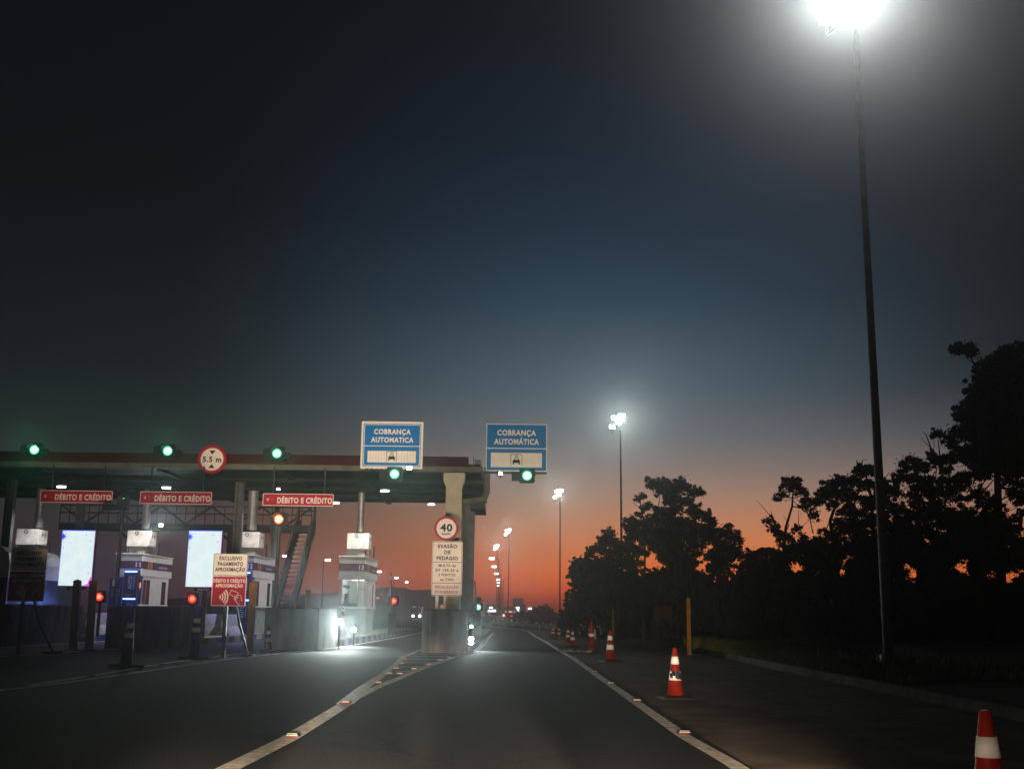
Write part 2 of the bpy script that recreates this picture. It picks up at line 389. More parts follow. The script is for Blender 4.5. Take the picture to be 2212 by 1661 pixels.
for _ in range(9000):
    y = random.uniform(20, 47); x = 6.75 + abs(random.gauss(0, 1.5)); 
    if y > 42: x += (y - 42) * .9
    h = random.uniform(.06, .2) * (1.5 if random.random() < .15 else 1); a = random.random() * PI; dx, dy = math.cos(a) * .02, math.sin(a) * .02
    z = .12 + .035 * (x - 6.7); lx, ly = random.gauss(0, .06), random.gauss(0, .06)
    mb.add([(x - dx, y - dy, z), (x + dx, y + dy, z), (x + lx, y + ly, z + h)], [(0, 1, 2)])
for (cx, cy, rr, hh) in ((6.95, 42.0, .45, .5), (7.6, 40.5, .5, .42), (8.2, 41, .5, .3)):
    for _ in range(420):
        a = random.random() * 2 * PI; r = rr * random.random() ** .5; x, y = cx + r * math.cos(a), cy + r * math.sin(a)
        h = hh * random.uniform(.4, 1); lx, ly = math.cos(a) * r * .6, math.sin(a) * r * .6
        mb.add([(x - .015, y, .1), (x + .015, y, .1), (x + lx, y + ly, .1 + h)], [(0, 1, 2)])
g = mb.build('grass'); g['kind'] = 'stuff'; g['label'] = 'short green grass and weeds growing along the right kerb'

# studs
sb = MB().use('black').prism([(-.075, 0), (.075, 0), (.06, .022), (-.06, .022)][::-1], -.05, .06)
sb.use('reflwhite').add([(-.058, -.053, .009), (.058, -.053, .009), (.052, -.035, .025), (-.052, -.035, .025)], [(0, 1, 2, 3)])
sb.use('conered').add([(-.06, -.055, .002), (.06, -.055, .002), (.058, -.053, .009), (-.058, -.053, .009)], [(0, 1, 2, 3)])
stud0 = None
def studs(lst, label, sc=1.0, ground=True):
    global stud0
    for i, p in enumerate(lst):
        q = gr(*p) if ground else Vector((p[0], p[1], 0))
        if stud0 is None: stud0 = o = sb.build('road_stud')
        else: o = dup(stud0)
        o.location = (q.x, q.y, .0085); o.scale = (sc,) * 3
        tag(o, label % ORD[i], 'road stud', 'reflective road studs')
def z6b(x, y): return ((1300 + x / 2.212) * .54004, (2500 + y / 2.212) * .54004)
def z4(x, y): return ((2150 + x / 2.0109) * .54004, (2350 + y / 2.0109) * .54004)
studs([(632, 1590.5), (747, 1518)], 'reflective stud on the single left lane line, %s from the camera')
studs([z6b(*p) for p in ((473, 514), (573, 431), (630, 386), (678, 343), (707, 307), (737, 280), (765, 257))], 'reflective stud beside left arm of the chevron island, %s from its tip')
studs([z6b(*p) for p in ((663, 434), (788, 391), (920, 350), (1022, 312), (1102, 289), (1176, 264), (1235, 252))], 'reflective stud beside right arm of the chevron island, %s from its tip')
studs([z4(*p) for p in ((1179, 1172), (797, 913), (586, 773), (459, 680), (357, 607), (295, 560))], 'reflective stud on the right lane line, %s from the camera')
def z5b(x, y): return ((x / 1.4747) * .54004, (2500 + y / 1.4747) * .54004)
studs([z5b(*p) for p in ((535, 300), (828, 263), (955, 234), (1060, 232), (1240, 187), (1350, 170), (1450, 154), (1450, 190), (1590, 173), (1710, 157), (1815, 145))], 'small stud on the far left island marking, %s from the left', .9)
cur = []
for k in range(14):
    t = k / 13; y = 76 + 36 * t; cur.append((xat([(1.45, 76), (1.41, 84.7), (.17, 99.4), (-1.53, 113)], y) + .12, y))
studs(cur, 'small glinting stud where the right lane line bends left, %s along the bend', .8, False)

# ------------------------------------------------------------------ cones, posts
def cone_rad(z, h, r0=.125, r1=.028): return r0 + (r1 - r0) * (z - .05) / (h - .05)
def make_cone(h, dirty=False, r0=.13, r1=.03):
    t = thing('traffic_cone', '', 'traffic cone', group='traffic cones along the right shoulder')
    mb = MB().use('black')
    mb.add([(x, y, z) for z, w in ((0, .235), (.035, .225), (.06, .15)) for x, y in ((-w, -w), (w, -w), (w, w), (-w, w))],
           [(3, 2, 1, 0)] + [(4 * k + i, 4 * k + (i + 1) % 4, 4 * k + 4 + (i + 1) % 4, 4 * k + 4 + i) for k in (0, 1) for i in range(4)] + [(8, 9, 10, 11)])
    mb.build('base', t)
    c = lambda z: cone_rad(z, h, r0, r1)
    mb = MB().use('conered').lathe([(c(.05), .055), (c(h * .5), h * .5), (c(h - .02), h - .02), (c(h) * .7, h), (.012, h)], 24)
    mb.build('body', t, True)
    zs = ((.38, .54), (.68, .82)) if not dirty else ((.37, .54), (.68, .83))
    for a, b in zs:
        mb = MB().use('reflwhite').lathe([(c(a * h) + .004, a * h), (c(b * h) + .004, b * h)], 24)
        bn = mb.build('reflective_band', t, True)
    if dirty:
        mb = MB().use('blackplastic')
        for k in range(9):
            a0 = random.uniform(-2.6, -.6); z = random.uniform(.40, .53) * h; r = c(z) + .007
            mb.add([((r + .012 * (q % 2)) * math.cos(a0 + da), (r + .012 * (q % 2)) * math.sin(a0 + da), z + dz) for q, (da, dz) in enumerate(((-.3, -.03), (.3, -.035), (.36, .02), (.1, .05), (-.32, .03)))], [(0, 1, 2, 3, 4)])
        mb.build('torn_wrap', t)
    return t
c1 = make_cone(.77, True); c1.location = (2.58, 18.0, -.01); c1.rotation_euler = (0, 0, .1)
tag(c1, 'orange traffic cone with one white band torn and grimy, second from the camera', 'traffic cone')
c0 = make_cone(.77)
CONES = [((2.63, 6.45), 1.0, 'orange traffic cone cut off by the bottom right corner of the picture'),
         ((2.80, 32.0), 1.1, 'tall clean orange traffic cone between the grimy cone and the slim channelizer'),
         ((2.52, 45.7), .92, 'orange traffic cone standing in front of another, just past the litter'),
         ((2.62, 51.2), .9, 'orange traffic cone half hidden behind the cone past the litter'),
         ((2.55, 58.8), .86, 'small distant orange cone, second farthest of the row'),
         ((2.36, 62.3), .8, 'farthest dim orange cone of the row, nearest the white line'),
         ((3.95, 56.5), .9, 'orange cone peeking out from behind the slim channelizer post')]
for i, ((x, y), s, lb) in enumerate(CONES):
    o = c0 if i == 0 else dup(c0)
    o.location = (x, y, -.01); o.scale = (s,) * 3; o.rotation_euler = (0, 0, .3 * i); tag(o, lb, 'traffic cone')
# cone standing in front of block 13, and the pair on the barrier
o = dup(c0); q = gr(552, 1406); o.location = (-7.62, 36.6, 0); o.scale = (1.0,) * 3; tag(o, 'orange traffic cone beside the ochre post in front of a concrete block', 'traffic cone')
def slim(h, name, label, cat, bandz, bodym='conered', base=.2, r0=.09, r1=.05, tip=True, group=None):
    t = thing(name, label, cat, group=group)
    MB().use('black').lathe([(base, 0), (base * .95, .05), (base * .6, .08)], 8).build('base', t)
    prof = [(r0, .07), (r0 * .85 + r1 * .15, h * .35), (r1 * 1.25, h * .72), (r1, h * .84)] + ([(r1 * .5, h * .86), (r1 * .5, h)] if tip else [(r1, h)])
    MB().use(bodym).lathe(prof, 18).build('body', t, True)
    for a, b in bandz:
        def rr(z):
            for (ra, za), (rb, zb) in zip(prof, prof[1:]):
                if za <= z <= zb: return ra + (rb - ra) * (z - za) / (zb - za)
            return r1
        MB().use('reflwhite').lathe([(rr(a) + .005, a), (rr(b) + .005, b)], 18).build('reflective_band', t, True)
    return t
t = slim(1.16, 'channelizer_post', 'slim tall orange channelizer post with a narrow tip on the right shoulder', 'channelizer', ((.53, .63),), r0=.1, r1=.055)
t.location = (2.80, 39.2, -.01)
for i, ((px, py), h, lb) in enumerate((((271, 1441), 1.24, 'blue delineator post with two white bands, left of the pair'), ((418, 1423), 1.36, 'blue delineator post with two white bands, beside the contactless sign'))):
    t = slim(h, 'delineator_post', lb, 'delineator post', ((h * .50, h * .585), (h * .67, h * .755)), 'bluepost', .42, .13, .062, False, 'blue delineator posts on the island marking')
    q = gr(px, py); t.location = (q.x, q.y, .01); t.rotation_euler = (R(-2 + 4 * i), R(2), 0)

def post(name, label, cat, loc, w, h, m, group=None, tilt=0):
    t = thing(name, label, cat, loc, group=group); t.rotation_euler = (0, tilt, 0)
    MB().use(m).box(-w / 2, w / 2, -w / 2, w / 2, -.03, h).add([(-w / 2, -w / 2, h), (w / 2, -w / 2, h), (w / 2, w / 2, h), (-w / 2, w / 2, h), (0, 0, h + w * .25)], [(0, 1, 4), (1, 2, 4), (2, 3, 4), (3, 0, 4)]).build('shaft', t)
    MB().use('steel').box(-w * .9, w * .9, -w * .9, w * .9, -.01, .03).build('base_plate', t)
    return t
post('ochre_post', 'left one of two ochre posts below the left lit screen', 'post', (-13.2, 35.1, 0), .19, 2.08, 'ochre', 'ochre posts', R(-1.2))
post('ochre_post', 'right one of two ochre posts below the left lit screen', 'post', (-12.86, 35.5, 0), .19, 2.08, 'ochre', 'ochre posts', R(-1))
post('ochre_post', 'ochre post right of the red contactless payment sign', 'post', (-7.84, 35.0, 0), .18, 2.08, 'ochre', 'ochre posts')
post('ochre_post', 'ochre post behind the concrete block left of booth 13', 'post', (-8.35, 47.6, 0), .19, 2.10, 'ochre', 'ochre posts')
t = post('ochre_post', 'thin yellow post standing at the start of the right kerb', 'post', (5.87, 37.7, -.01), .125, 1.82, 'ochre', 'ochre posts')
post('ochre_post', 'distant slim ochre post between tall cone and second lamp mast', 'post', (5.55, 61.5, -.01), .11, 1.55, 'ochre', 'ochre posts')

# brown boards on the right
t = thing('brown_board', 'pair of dull brown boards on two ochre legs below the trees', 'sign', (6.7, 53, 0))
MB().use('ochrebrown').box(-.20, .16, -.05, .05, 0, 1.03).build('leg', t)
MB().use('ochrebrown').box(-.60, -.44, -.05, .05, 0, .93).build('leg', t)
MB().use('ochrebrown').box(-.06, .30, -.08, -.052, 1.04, 1.72).build('board', t)
MB().use('ochrebrown').box(.36, .80, -.08, -.052, 1.04, 1.72).build('board', t)
MB().use('steel').box(-.10, .84, -.05, -.01, 1.30, 1.38).build('rail', t)
t = thing('dim_sign', 'dim yellowish back of a sign behind the slim orange channelizer', 'sign', (5.15, 72, 0))
MB().use('dimyellow').prism(rrect(.78, .62, .04, 0, 1.28), -.02, .01).build('panel', t)
MB().use('galv').tube((-.2, .04, 0), (-.2, .04, 1.5), .03).build('post', t)
MB().use('galv').tube((.2, .04, 0), (.2, .04, 1.5), .03).build('post', t)
# litter
mb = MB().use('litter')
for k in range(26):
    x, y = random.uniform(-.6, .55), random.uniform(-.5, .6); s = random.uniform(.05, .16); vs = []
    for a in range(6): vs.append((x + s * math.cos(a * PI / 3) * random.uniform(.5, 1.2), y + s * math.sin(a * PI / 3) * random.uniform(.5, 1.2), random.uniform(.0, .05)))
    vs.append((x, y, random.uniform(.04, .12))); mb.add(vs, [(a, (a + 1) % 6, 6) for a in range(6)])
o = mb.build('litter'); o.location = (2.25, 39.0, 0); o['kind'] = 'stuff'; o['label'] = 'crumpled plastic litter on the white line beside the channelizer'

# guard rail with reflectors
gl = [(4.35, 58.5, .02), (4.55, 61, .32), (4.75, 64, .55), (4.85, 69, .60), (4.3, 75, .58), (3.2, 82, .56), (1.9, 92, .55), (-.2, 104, .55), (-4, 122, .55)]
t = thing('guard_rail', 'metal guard rail with amber and white reflectors curving left in the distance', 'guard rail', (4.35, 58.5, 0))
o0 = Vector((4.35, 58.5, 0))
mb = MB().use('galv'); sp = smoothpts(gl, 3); vs = []; fs = []
for i, p in enumerate(sp):
    p = Vector(p) - o0
    for dz, dy in ((.0, 0), (-.07, -.05), (-.14, 0), (-.21, -.05), (-.30, 0)): vs.append((p.x, p.y + dy, max(-.04, p.z + dz)))
for i in range(len(sp) - 1):
    for k in range(4): fs.append((5 * i + k, 5 * i + k + 1, 5 * i + 6 + k, 5 * i + 5 + k))
mb.add(vs, fs).build('rail', t)
for i in range(3, len(sp), 2):
    p = Vector(sp[i]) - o0; MB().use('galv').box(p.x - .05, p.x + .05, p.y + .02, p.y + .1, 0, p.z - .03).build('rail_post', t)
M['amber_refl'] = mat('amber_reflector', (.85, .42, .03), .3, var=.05)
for i in range(22):
    k = 2.3 + i * 1.05; a = int(k)
    if a + 1 >= len(sp): break
    p = Vector(sp[a]).lerp(Vector(sp[a + 1]), k - a) - o0
    MB().use('amber_refl').box(p.x - .05, p.x + .05, p.y - .10, p.y - .06, p.z - .34, p.z - .20).build('amber_reflector', t)
    MB().use('reflwhite').box(p.x - .045 + .3, p.x + .045 + .3, p.y - .06, p.y - .02, p.z - .02, p.z + .07).build('white_reflector', t)

# ------------------------------------------------------------------ concrete islands, blocks
def block(label, x0, x1, y0, y1, h, cl=0, z0=0):
    t = thing('concrete_block', label, 'concrete block', (x0, y0, z0), group='concrete blocks at the island noses'); w = x1 - x0; L = y1 - y0; b = .03
    prof = [(0, cl), (cl, 0), (w, 0), (w, L), (0, L)] if cl else [(0, 0), (w, 0), (w, L), (0, L)]
    mb = MB().use('block'); n = len(prof); ins = [(x + (b if x < w / 2 else -b), y + (b if y < L / 2 else -b)) for x, y in prof]
    mb.add([(*p, 0) for p in prof] + [(*p, h - b) for p in prof] + [(*p, h) for p in ins],
           [(i, (i + 1) % n, n + (i + 1) % n, n + i) for i in range(n)] + [(n + i, n + (i + 1) % n, 2 * n + (i + 1) % n, 2 * n + i) for i in range(n)] + [tuple(2 * n + i for i in range(n))])
    mb.build('body', t)
    return t
block('tall concrete block behind the chevron island under the speed sign', -2.78, -1.34, 36.5, 37.8, 1.36, .3)
block('long concrete block behind the traffic cone left of the low lamps', -8.10, -6.30, 38.2, 43.2, 1.36)
block('wide concrete block right of the two ochre posts', -13.2, -11.4, 37.8, 43.0, 1.36)
block('dark concrete block at the left edge below the unlit payment sign', -18.5, -16.5, 38.0, 44.6, 1.36)

def island(x0, x1, y0, y1, label, strip=True):
    t = thing('traffic_island', label, 'traffic island', ((x0 + x1) / 2, y0, 0), group='kerbed booth islands'); w = (x1 - x0) / 2; L = y1 - y0
    MB().use('kerb').box(-w + .16, w - .16, .16, L, -.02, .22).build('top', t)
    n = int(L / 1.0)
    for xa, xb in ((w - .158, w), (-w, -w + .158)):
        mb = MB(); vs = []
        for k in range(n + 1): y = k * L / n; vs += [(xa, y, -.02), (xb, y, -.02), (xb, y, .235), (xa, y, .235)]
        for k in range(n):
            mb.use('bluepost' if k % 2 else 'kerb'); o = 4 * k
            mb.f += [(o + i, o + (i + 1) % 4, o + 4 + (i + 1) % 4, o + 4 + i) for i in range(4)]; mb.m += [mb.cur] * 4
        mb.f += [(3, 2, 1, 0), tuple(4 * n + i for i in range(4))]; mb.m += [0, mb.cur]; mb.v = vs
        mb.build('painted_kerb', t)
    MB().use('kerb').box(-w + .16, w - .16, -.0, .158, -.02, .233).build('nose_kerb', t)
    return t
island(-2.80, -1.20, 38.0, 78, 'kerbed island behind the block under the speed sign')
island(-8.15, -6.15, 43.3, 78, 'blue and white kerbed island carrying booth 13')
island(-13.2, -11.2, 43.1, 78, 'kerbed island carrying booth 12')
island(-18.4, -16.3, 44.7, 78, 'kerbed island carrying booth 11')
island(-23.6, -21.4, 43.0, 78, 'kerbed island carrying the booth at the left edge')
# low wall along the central island
t = thing('low_wall', 'low dark concrete wall running along the central island', 'wall', (-1.5, 41.0, 0))
MB().use('concrete').prism([(-.16, .2), (.16, .2), (.10, .66), (-.10, .66)], 0, 17.4).build('body', t)

# flared barriers standing before the booths, with reflective strips
def jersey(label, x, y, L, strips):
    t = thing('flared_barrier', label, 'concrete barrier', (x, y, .22), group='flared concrete barriers before the booths')
    prof = [(-.42, 0), (-.40, .08), (-.20, .38), (-.14, .86), (.14, .86), (.20, .38), (.40, .08), (.42, 0)]
    MB().use('kerb').prism(prof, 0, L).build('body', t)
    for sx in strips: MB().use('reflwhite').box(sx - .03, sx + .03, -.012, -.002, .30, .62).build('reflective_strip', t)
    return t
jersey('flared concrete barrier in front of booth 13', -6.95, 47.2, 3.4, (-.1, .12))
jersey('left flared concrete barrier seen between the payment sign legs', -12.75, 46.2, 3.6, (-.1,))
jersey('right flared concrete barrier beside the purple totem of booth 12', -11.95, 47.6, 2.4, (.1,))
jersey('flared concrete barrier in front of booth 11', -17.2, 46.6, 3.6, (.12,))
for i, x in enumerate((-7.02, -6.86)):
    o = dup(c0); o.location = (x, 47.5 + i * .02, 1.085); o.scale = (.55, .55, .62); o.rotation_euler = (0, 0, .4 * i)
    tag(o, '%s small cone standing on the barrier in front of booth 13' % ('left' if i == 0 else 'right'), 'traffic cone')
t = thing('striped_marker', 'blue and white striped marker behind the block left of the payment sign', 'marker', (-12.46, 43.25, .22), group=None)
mb = MB().use('bluepost').box(-.14, .14, -.03, 0, .50, 1.14)
mb.build('panel', t)
mb = MB().use('reflwhite')
for k in range(3):
    for sx in (-.068, .068): mb.box(sx - .066, sx + .066, -.036, -.031, .58 + .19 * k, .665 + .19 * k)
mb.build('white_stripe', t); MB().use('steel').box(-.03, .03, 0, .05, 0, 1.1).build('post', t)
t = thing('hazard_post', 'short yellow and green post under the left red signal', 'post', (-17.6, 45.4, .22))
MB().use('bluepost').tube((0, 0, 0), (0, 0, 1.1), .06).build('shaft', t)
mb = MB().use('amber_refl')
for z in (.62, .84): mb.tube((0, 0, z), (0, 0, z + .16), .07)
mb.build('amber_band', t)

# ------------------------------------------------------------------ canopy
ZU = 6.92; CF, CB, CR, CL = 46.0, 59.6, -1.25, -34.0
t = can = thing('toll_canopy', 'wide flat toll plaza canopy with a dark maroon fascia', 'canopy', (-12, CF, 0))
ox, oy = -12, CF
def cb(mb, x0, x1, y0, y1, z0, z1): return mb.box(x0 - ox, x1 - ox, y0 - oy, y1 - oy, z0, z1)
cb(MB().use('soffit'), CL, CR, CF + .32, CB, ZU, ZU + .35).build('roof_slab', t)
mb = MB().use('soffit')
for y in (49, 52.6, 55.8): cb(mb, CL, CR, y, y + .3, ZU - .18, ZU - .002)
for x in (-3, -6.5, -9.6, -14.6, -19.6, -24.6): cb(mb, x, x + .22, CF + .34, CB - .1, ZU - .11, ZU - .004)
mb.build('soffit_beam', t)
mb = MB().use('maroon'); cb(mb, CL, -1.75, CF + .12, CF + .31, ZU + .20, ZU + .62)
for i in range(26): x = -2.9 - i * 1.2; cb(mb, x, x + .03, CF + .10, CF + .118, ZU + .21, ZU + .61)
mb.build('fascia', t)
cb(MB().use('maroon'), CL, -1.9, CF + .33, CB - .1, ZU + .36, ZU + .66).build('roof_parapet', t)
cb(MB().use('beam'), CL, CR + .1, CF - .12, CF + .30, ZU - .02, ZU + .19).build('front_beam', t)
cb(MB().use('beam'), CR - .25, CR, CF + .31, CB, ZU + .36, ZU + .52).build('side_gutter', t)
mb = MB().use('steelgrey')
cb(mb, CR - .32, CR - .29, CF + .2, CF + .23, ZU + .2, ZU + .65); cb(mb, CR - .02, CR + .01, CF + .2, CF + .23, ZU + .2, ZU + .5)
cb(mb, CR - .32, CR + .01, CF + .2, CF + .23, ZU + .5, ZU + .53); mb.build('end_rail', t)
# gutter pipe at the right end
mb = MB().use('beam'); px, py = CR + .05 - ox, CF + .9 - oy
mb.path([(px + .2, py, ZU + .3), (px + .2, py, ZU - .75), (px + .12, py, ZU - .98), (px - .15, py, ZU - 1.08), (px - .95, py + .4, ZU - 1.12), (px - 1.05, py + .6, ZU - 1.4), (px - 1.05, py + .6, 1.5)], .14, 10)
mb.build('drain_pipe', t, True)
cb(MB().use('steel'), -2.0, CR - .02, 55.5, CB - .02, ZU - .62, ZU - .19).build('edge_beam', t)
# canopy columns
def concrete_col(x, y, w, m, d=None):
    mb = MB().use(m); d = d or w
    cb(mb, x - w / 2, x + w / 2, y - d / 2, y + d / 2, .2, ZU - .62)
    a, b = w / 2, w / 2 + .11
    X, Y = x - ox, y - oy
    mb.add([(X - a, Y - d / 2, ZU - .62), (X + a, Y - d / 2, ZU - .62), (X + a, Y + d / 2, ZU - .62), (X - a, Y + d / 2, ZU - .62),
            (X - b, Y - d / 2, ZU - .36), (X + b, Y - d / 2, ZU - .36), (X + b, Y + d / 2, ZU - .36), (X - b, Y + d / 2, ZU - .36),
            (X - b, Y - d / 2, ZU - .03), (X + b, Y - d / 2, ZU - .03), (X + b, Y + d / 2, ZU - .03), (X - b, Y + d / 2, ZU - .03)],
           [(i + k, (i + 1) % 4 + k, (i + 1) % 4 + 4 + k, i + 4 + k) for k in (0, 4) for i in range(4)])
    mb.build('column', can)
concrete_col(-2.33, 46.5, .66, 'column')
concrete_col(-2.12, 57.6, .62, 'steelgrey')
for x, y in ((-12.15, 50.6), (-12.3, 59.2), (-22.4, 50.6), (-22.5, 59.2)):
    mb = MB().use('steelgrey')
    for sx in (-.16, .10): cb(mb, x + sx - .03, x + sx + .09, y - .15, y + .15, .2, ZU - .03)
    cb(mb, x - .1, x + .1, y - .03, y + .03, .2, ZU - .03); mb.build('column', can)
# downlights
DL = [(-20.34, 51.0, 1), (-15.56, 50.9, 1), (-10.5, 50.9, .45), (-8.87, 57.2, 1), (-5.71, 51.1, 1), (-4.02, 57.3, .9), (-13.82, 56.9, .5)]
for x, y, s in DL:
    o = MB().use('galv').tube((0, 0, .004), (0, 0, .07), .22 * s, n=16).use('down_lamp').tube((0, 0, -.05), (0, 0, .002), .19 * s, n=16).build('downlight', can)
    o.location = (x - ox, y - oy, ZU - .27)
    lamp('canopy_lamp', 'SPOT', (x, y, ZU - .32), 1500 * s, (.93, .95, 1), (x, y, 0), 128, .5, .15)
# walkway under the rear edge
t = thing('steel_walkway', 'dark steel service walkway with truss railing behind the booths', 'walkway', (-12, 60.3, 0))
wx0, wx1, wz = -24 + 12, -10.6 + 12, 5.36
MB().use('steel').box(wx0, wx1, 0, 1.1, wz, wz + .36).build('deck', t)
mb = MB().use('steel')
for z in (wz + .9, wz + 1.30): mb.tube((wx0, .03, z), (wx1, .03, z), .035, n=6)
n = 26
for i in range(n + 1):
    x = wx0 + (wx1 - wx0) * i / n; mb.box(x - .02, x + .02, .01, .05, wz + .36, wz + 1.3)
mb.build('railing', t)
mb = MB().use('steel')
for i in range(5):
    a = wx0 + (wx1 - wx0) * i / 5; b = a + (wx1 - wx0) / 5; m = (a + b) / 2
    mb.tube((a, .08, wz + 1.3), (m, .08, wz + .36), .05, n=6); mb.tube((m, .08, wz + .36), (b, .08, wz + 1.3), .05, n=6)
mb.build('truss_brace', t)
for x in (-14.95 + 12, -20.3 + 12):
    mb = MB().use('steel').box(x - .14, x + .14, .3, .6, .2, wz)
    for s in (-1, 1): mb.tube((x + s * .6, .45, wz), (x, .45, wz - .55), .07, n=6)
    mb.build('support_post', t)
# stair
pb, ptp = Vector((-11.5, 57.4, .22)), Vector((-11.0, 61.0, 5.72)); wd = .52
t = thing('steel_stair', 'steep dark steel stair rising to the service walkway', 'stair', pb)
D = ptp - pb; nS = 23
for s, xo in ((-1, -wd / 2), (1, wd / 2)):
    mb = MB().use('steel'); vs = []
    for (q, dz) in ((Vector((0, 0, 0)), -.22), (D, -.22), (D, .30), (Vector((0, 0, 0)), .30)):
        for dx in (-.14, .14): vs.append((q.x + xo + dx + s * .145, q.y, q.z + dz))
    mb.add(vs, [(0, 2, 4, 6), (7, 5, 3, 1), (0, 1, 3, 2), (2, 3, 5, 4), (4, 5, 7, 6), (6, 7, 1, 0)]); mb.build('stringer', t)
    mb = MB().use('steelgrey'); off = Vector((xo + s * .2, 0, .95))
    mb.tube(off, D + off, .03, n=6)
    for k in range(6): q = D * (k / 5); mb.tube(q + Vector((xo + s * .2, 0, .1)), q + off, .022, n=6)
    mb.build('handrail', t)
for k in range(1, nS):
    q = D * (k / nS); MB().use('galv').box(q.x - wd / 2 + .006, q.x + wd / 2 - .006, q.y - .13, q.y + .13, q.z - .03, q.z + .03).build('tread', t)
mb = MB().use('steel')
for x in (-.4, .45): mb.box(D.x + x - .06, D.x + x + .06, D.y - .02, D.y + .10, D.z - .5, D.z + 1.2)
mb.box(D.x - .4, D.x + .45, D.y, D.y + .06, D.z + .78, D.z + .86); mb.build('gate_frame', t)

# ------------------------------------------------------------------ booths
def make_booth(num, label, x, y, lit, group='toll booths on their islands'):
    t = thing('toll_booth', label, 'toll booth', (x, y, .22), group=group)
    f = lambda z: z - .22
    MB().use('boothgrey').box(-1.0, -.06, 1.4, 4.2, 0, f(1.40)).build('pedestal', t)
    mb = MB().use('white')                                          # walls between the openings
    mb.box(-1.15, .03, -.06, 4.3, f(1.40), f(1.46))                 # sill slab
    mb.box(-.03, 0, 1.42, 3.18, f(1.461), f(2.73)); mb.box(-.03, 0, 3.90, 4.24, f(1.461), f(2.73)); mb.box(-.03, 0, 3.18, 3.90, f(2.55), f(2.73))
    mb.box(-1.10, -1.07, .5, 4.24, f(1.461), f(2.73)); mb.box(-1.07, -.031, 4.21, 4.24, f(1.461), f(2.73))
    mb.box(-.03, 0, .30, 1.42, f(2.58), f(2.729))
    mb.build('wall', t)
    mb = MB().use('galv')                                           # window frames
    for (fx, fy) in ((-1.10, -.02), (-.27, -.02), (-.03, .30)): mb.box(fx, fx + .045, fy, fy + .045, f(1.461), f(2.73))
    mb.box(-.03, .002, 1.375, 1.418, f(1.461), f(2.58)); mb.box(-1.06, -.27, -.018, .02, f(1.461), f(1.50)); mb.box(-1.06, -.27, -.018, .02, f(2.68), f(2.729))
    mb.box(-.022, -.002, .84, .87, f(1.461), f(2.58))
    mb.build('window_frame', t)
    mb = MB().use('glass'); mb.box(-1.055, -.27, -.002, .004, f(1.50), f(2.68)); mb.build('front_glass', t)
    mb = MB().use('glass'); a, b = (-.225, .0), (-.02, .30)
    mb.add([(a[0], a[1], f(1.47)), (b[0], b[1], f(1.47)), (b[0], b[1], f(2.72)), (a[0], a[1], f(2.72))], [(0, 1, 2, 3)]); mb.build('corner_glass', t)
    MB().use('glass' if lit else 'darkglass').box(-.016, -.010, .345, 1.375, f(1.461), f(2.58)).build('side_window', t)
    MB().use('darkglass').box(-.026, -.018, 3.18, 3.90, f(1.461), f(2.55)).build('side_door', t)
    mb = MB().use('boothgrey'); mb.box(-1.16, .02, -.08, .55, f(2.731), f(3.70)); mb.use('white').box(-1.16, .02, .551, 4.6, f(2.731), f(3.70))
    mb.use('white').box(-.02, .024, -.078, .549, f(2.733), f(3.698))
    mb.use('acwhite').box(-1.20, .06, -.12, 4.66, f(3.701), f(3.745)); mb.build('fascia', t)
    mb = MB().use('band').box(-1.168, .0245, -.088, -.0805, f(3.06), f(3.40)); mb.box(.0245, .030, -.088, 4.6, f(3.06), f(3.40))
    mb.use('bandorange').box(.031, .033, .75, .98, f(3.062), f(3.398)); mb.box(.031, .033, 1.10, 1.45, f(3.062), f(3.398)); mb.build('colour_band', t)
    mb = MB().use('totemtext').text(num, -.14, f(3.23), .22, .20, -.096, -.0885); mb.build('number', t)
    mb = MB().use('totemtext'); mb.X = Matrix.Translation((.035, 2.9, 0)) @ Matrix.Rotation(PI / 2, 4, 'Z'); mb.text('ecovias', .2, f(3.22), 1.3, .13, -.004, 0); mb.build('lettering', t)
    if lit:
        mb = MB().use('interior').box(-1.06, -.04, 2.6, 2.64, f(1.462), f(2.70)); mb.box(-1.06, -.04, .01, 2.6, f(2.70), f(2.728)); mb.box(-1.066, -1.056, .5, 2.6, f(1.462), f(2.7)); mb.build('inner_wall', t)
        mb = MB().use('galv').box(-.52, -.49, 1.6, 1.65, f(1.47), f(2.70)); mb.box(-.44, -.42, 2.2, 2.25, f(1.47), f(2.7)); mb.box(-.5, -.2, 2.3, 2.32, f(2.3), f(2.33)); mb.build('inner_frame', t)
        mb = MB().use('blackplastic').box(-1.0, -.35, .35, .8, f(1.46), f(1.62)); mb.box(-.95, -.75, .5, .55, f(1.62), f(2.05)); mb.box(-.9, -.72, .45, .6, f(2.3), f(2.42)); mb.use('dimyellow').box(-.62, -.32, .33, .349, f(1.50), f(1.60)); mb.build('desk', t)
        MB().use('acwhite').box(-.98, -.80, .25, .45, f(2.32), f(2.44)).build('camera_box', t)
        MB().use('booth_tube').box(-.75, -.15, 1.2, 1.3, f(2.665), f(2.695)).build('ceiling_tube', t)
        lamp('booth_lamp', 'POINT', (x - .5, y + 1.2, 2.5), 30, (.9, 1, .95), radius=.15)
    else:
        MB().use('window_warm').box(-.5, -.28, .9, .96, f(2.2), f(2.45)).build('inner_lamp', t)
        MB().use('blackplastic').box(-1.0, -.25, .35, .9, f(1.46), f(2.1)).build('desk', t)
    return t
BX = [(-6.60, 52.0, '13', True, 'white toll booth numbered 13 with a lit front window'),
      (-11.66, 52.0, '12', False, 'white toll booth numbered 12 between payment sign and steel stair'),
      (-16.72, 51.9, '11', False, 'white toll booth numbered 11 behind the blue lit payment totem'),
      (-21.80, 51.8, '10', False, 'white toll booth behind the left lit screen and unlit sign')]
for x, y, num, lit, lb in BX: make_booth(num, lb, x, y, lit)
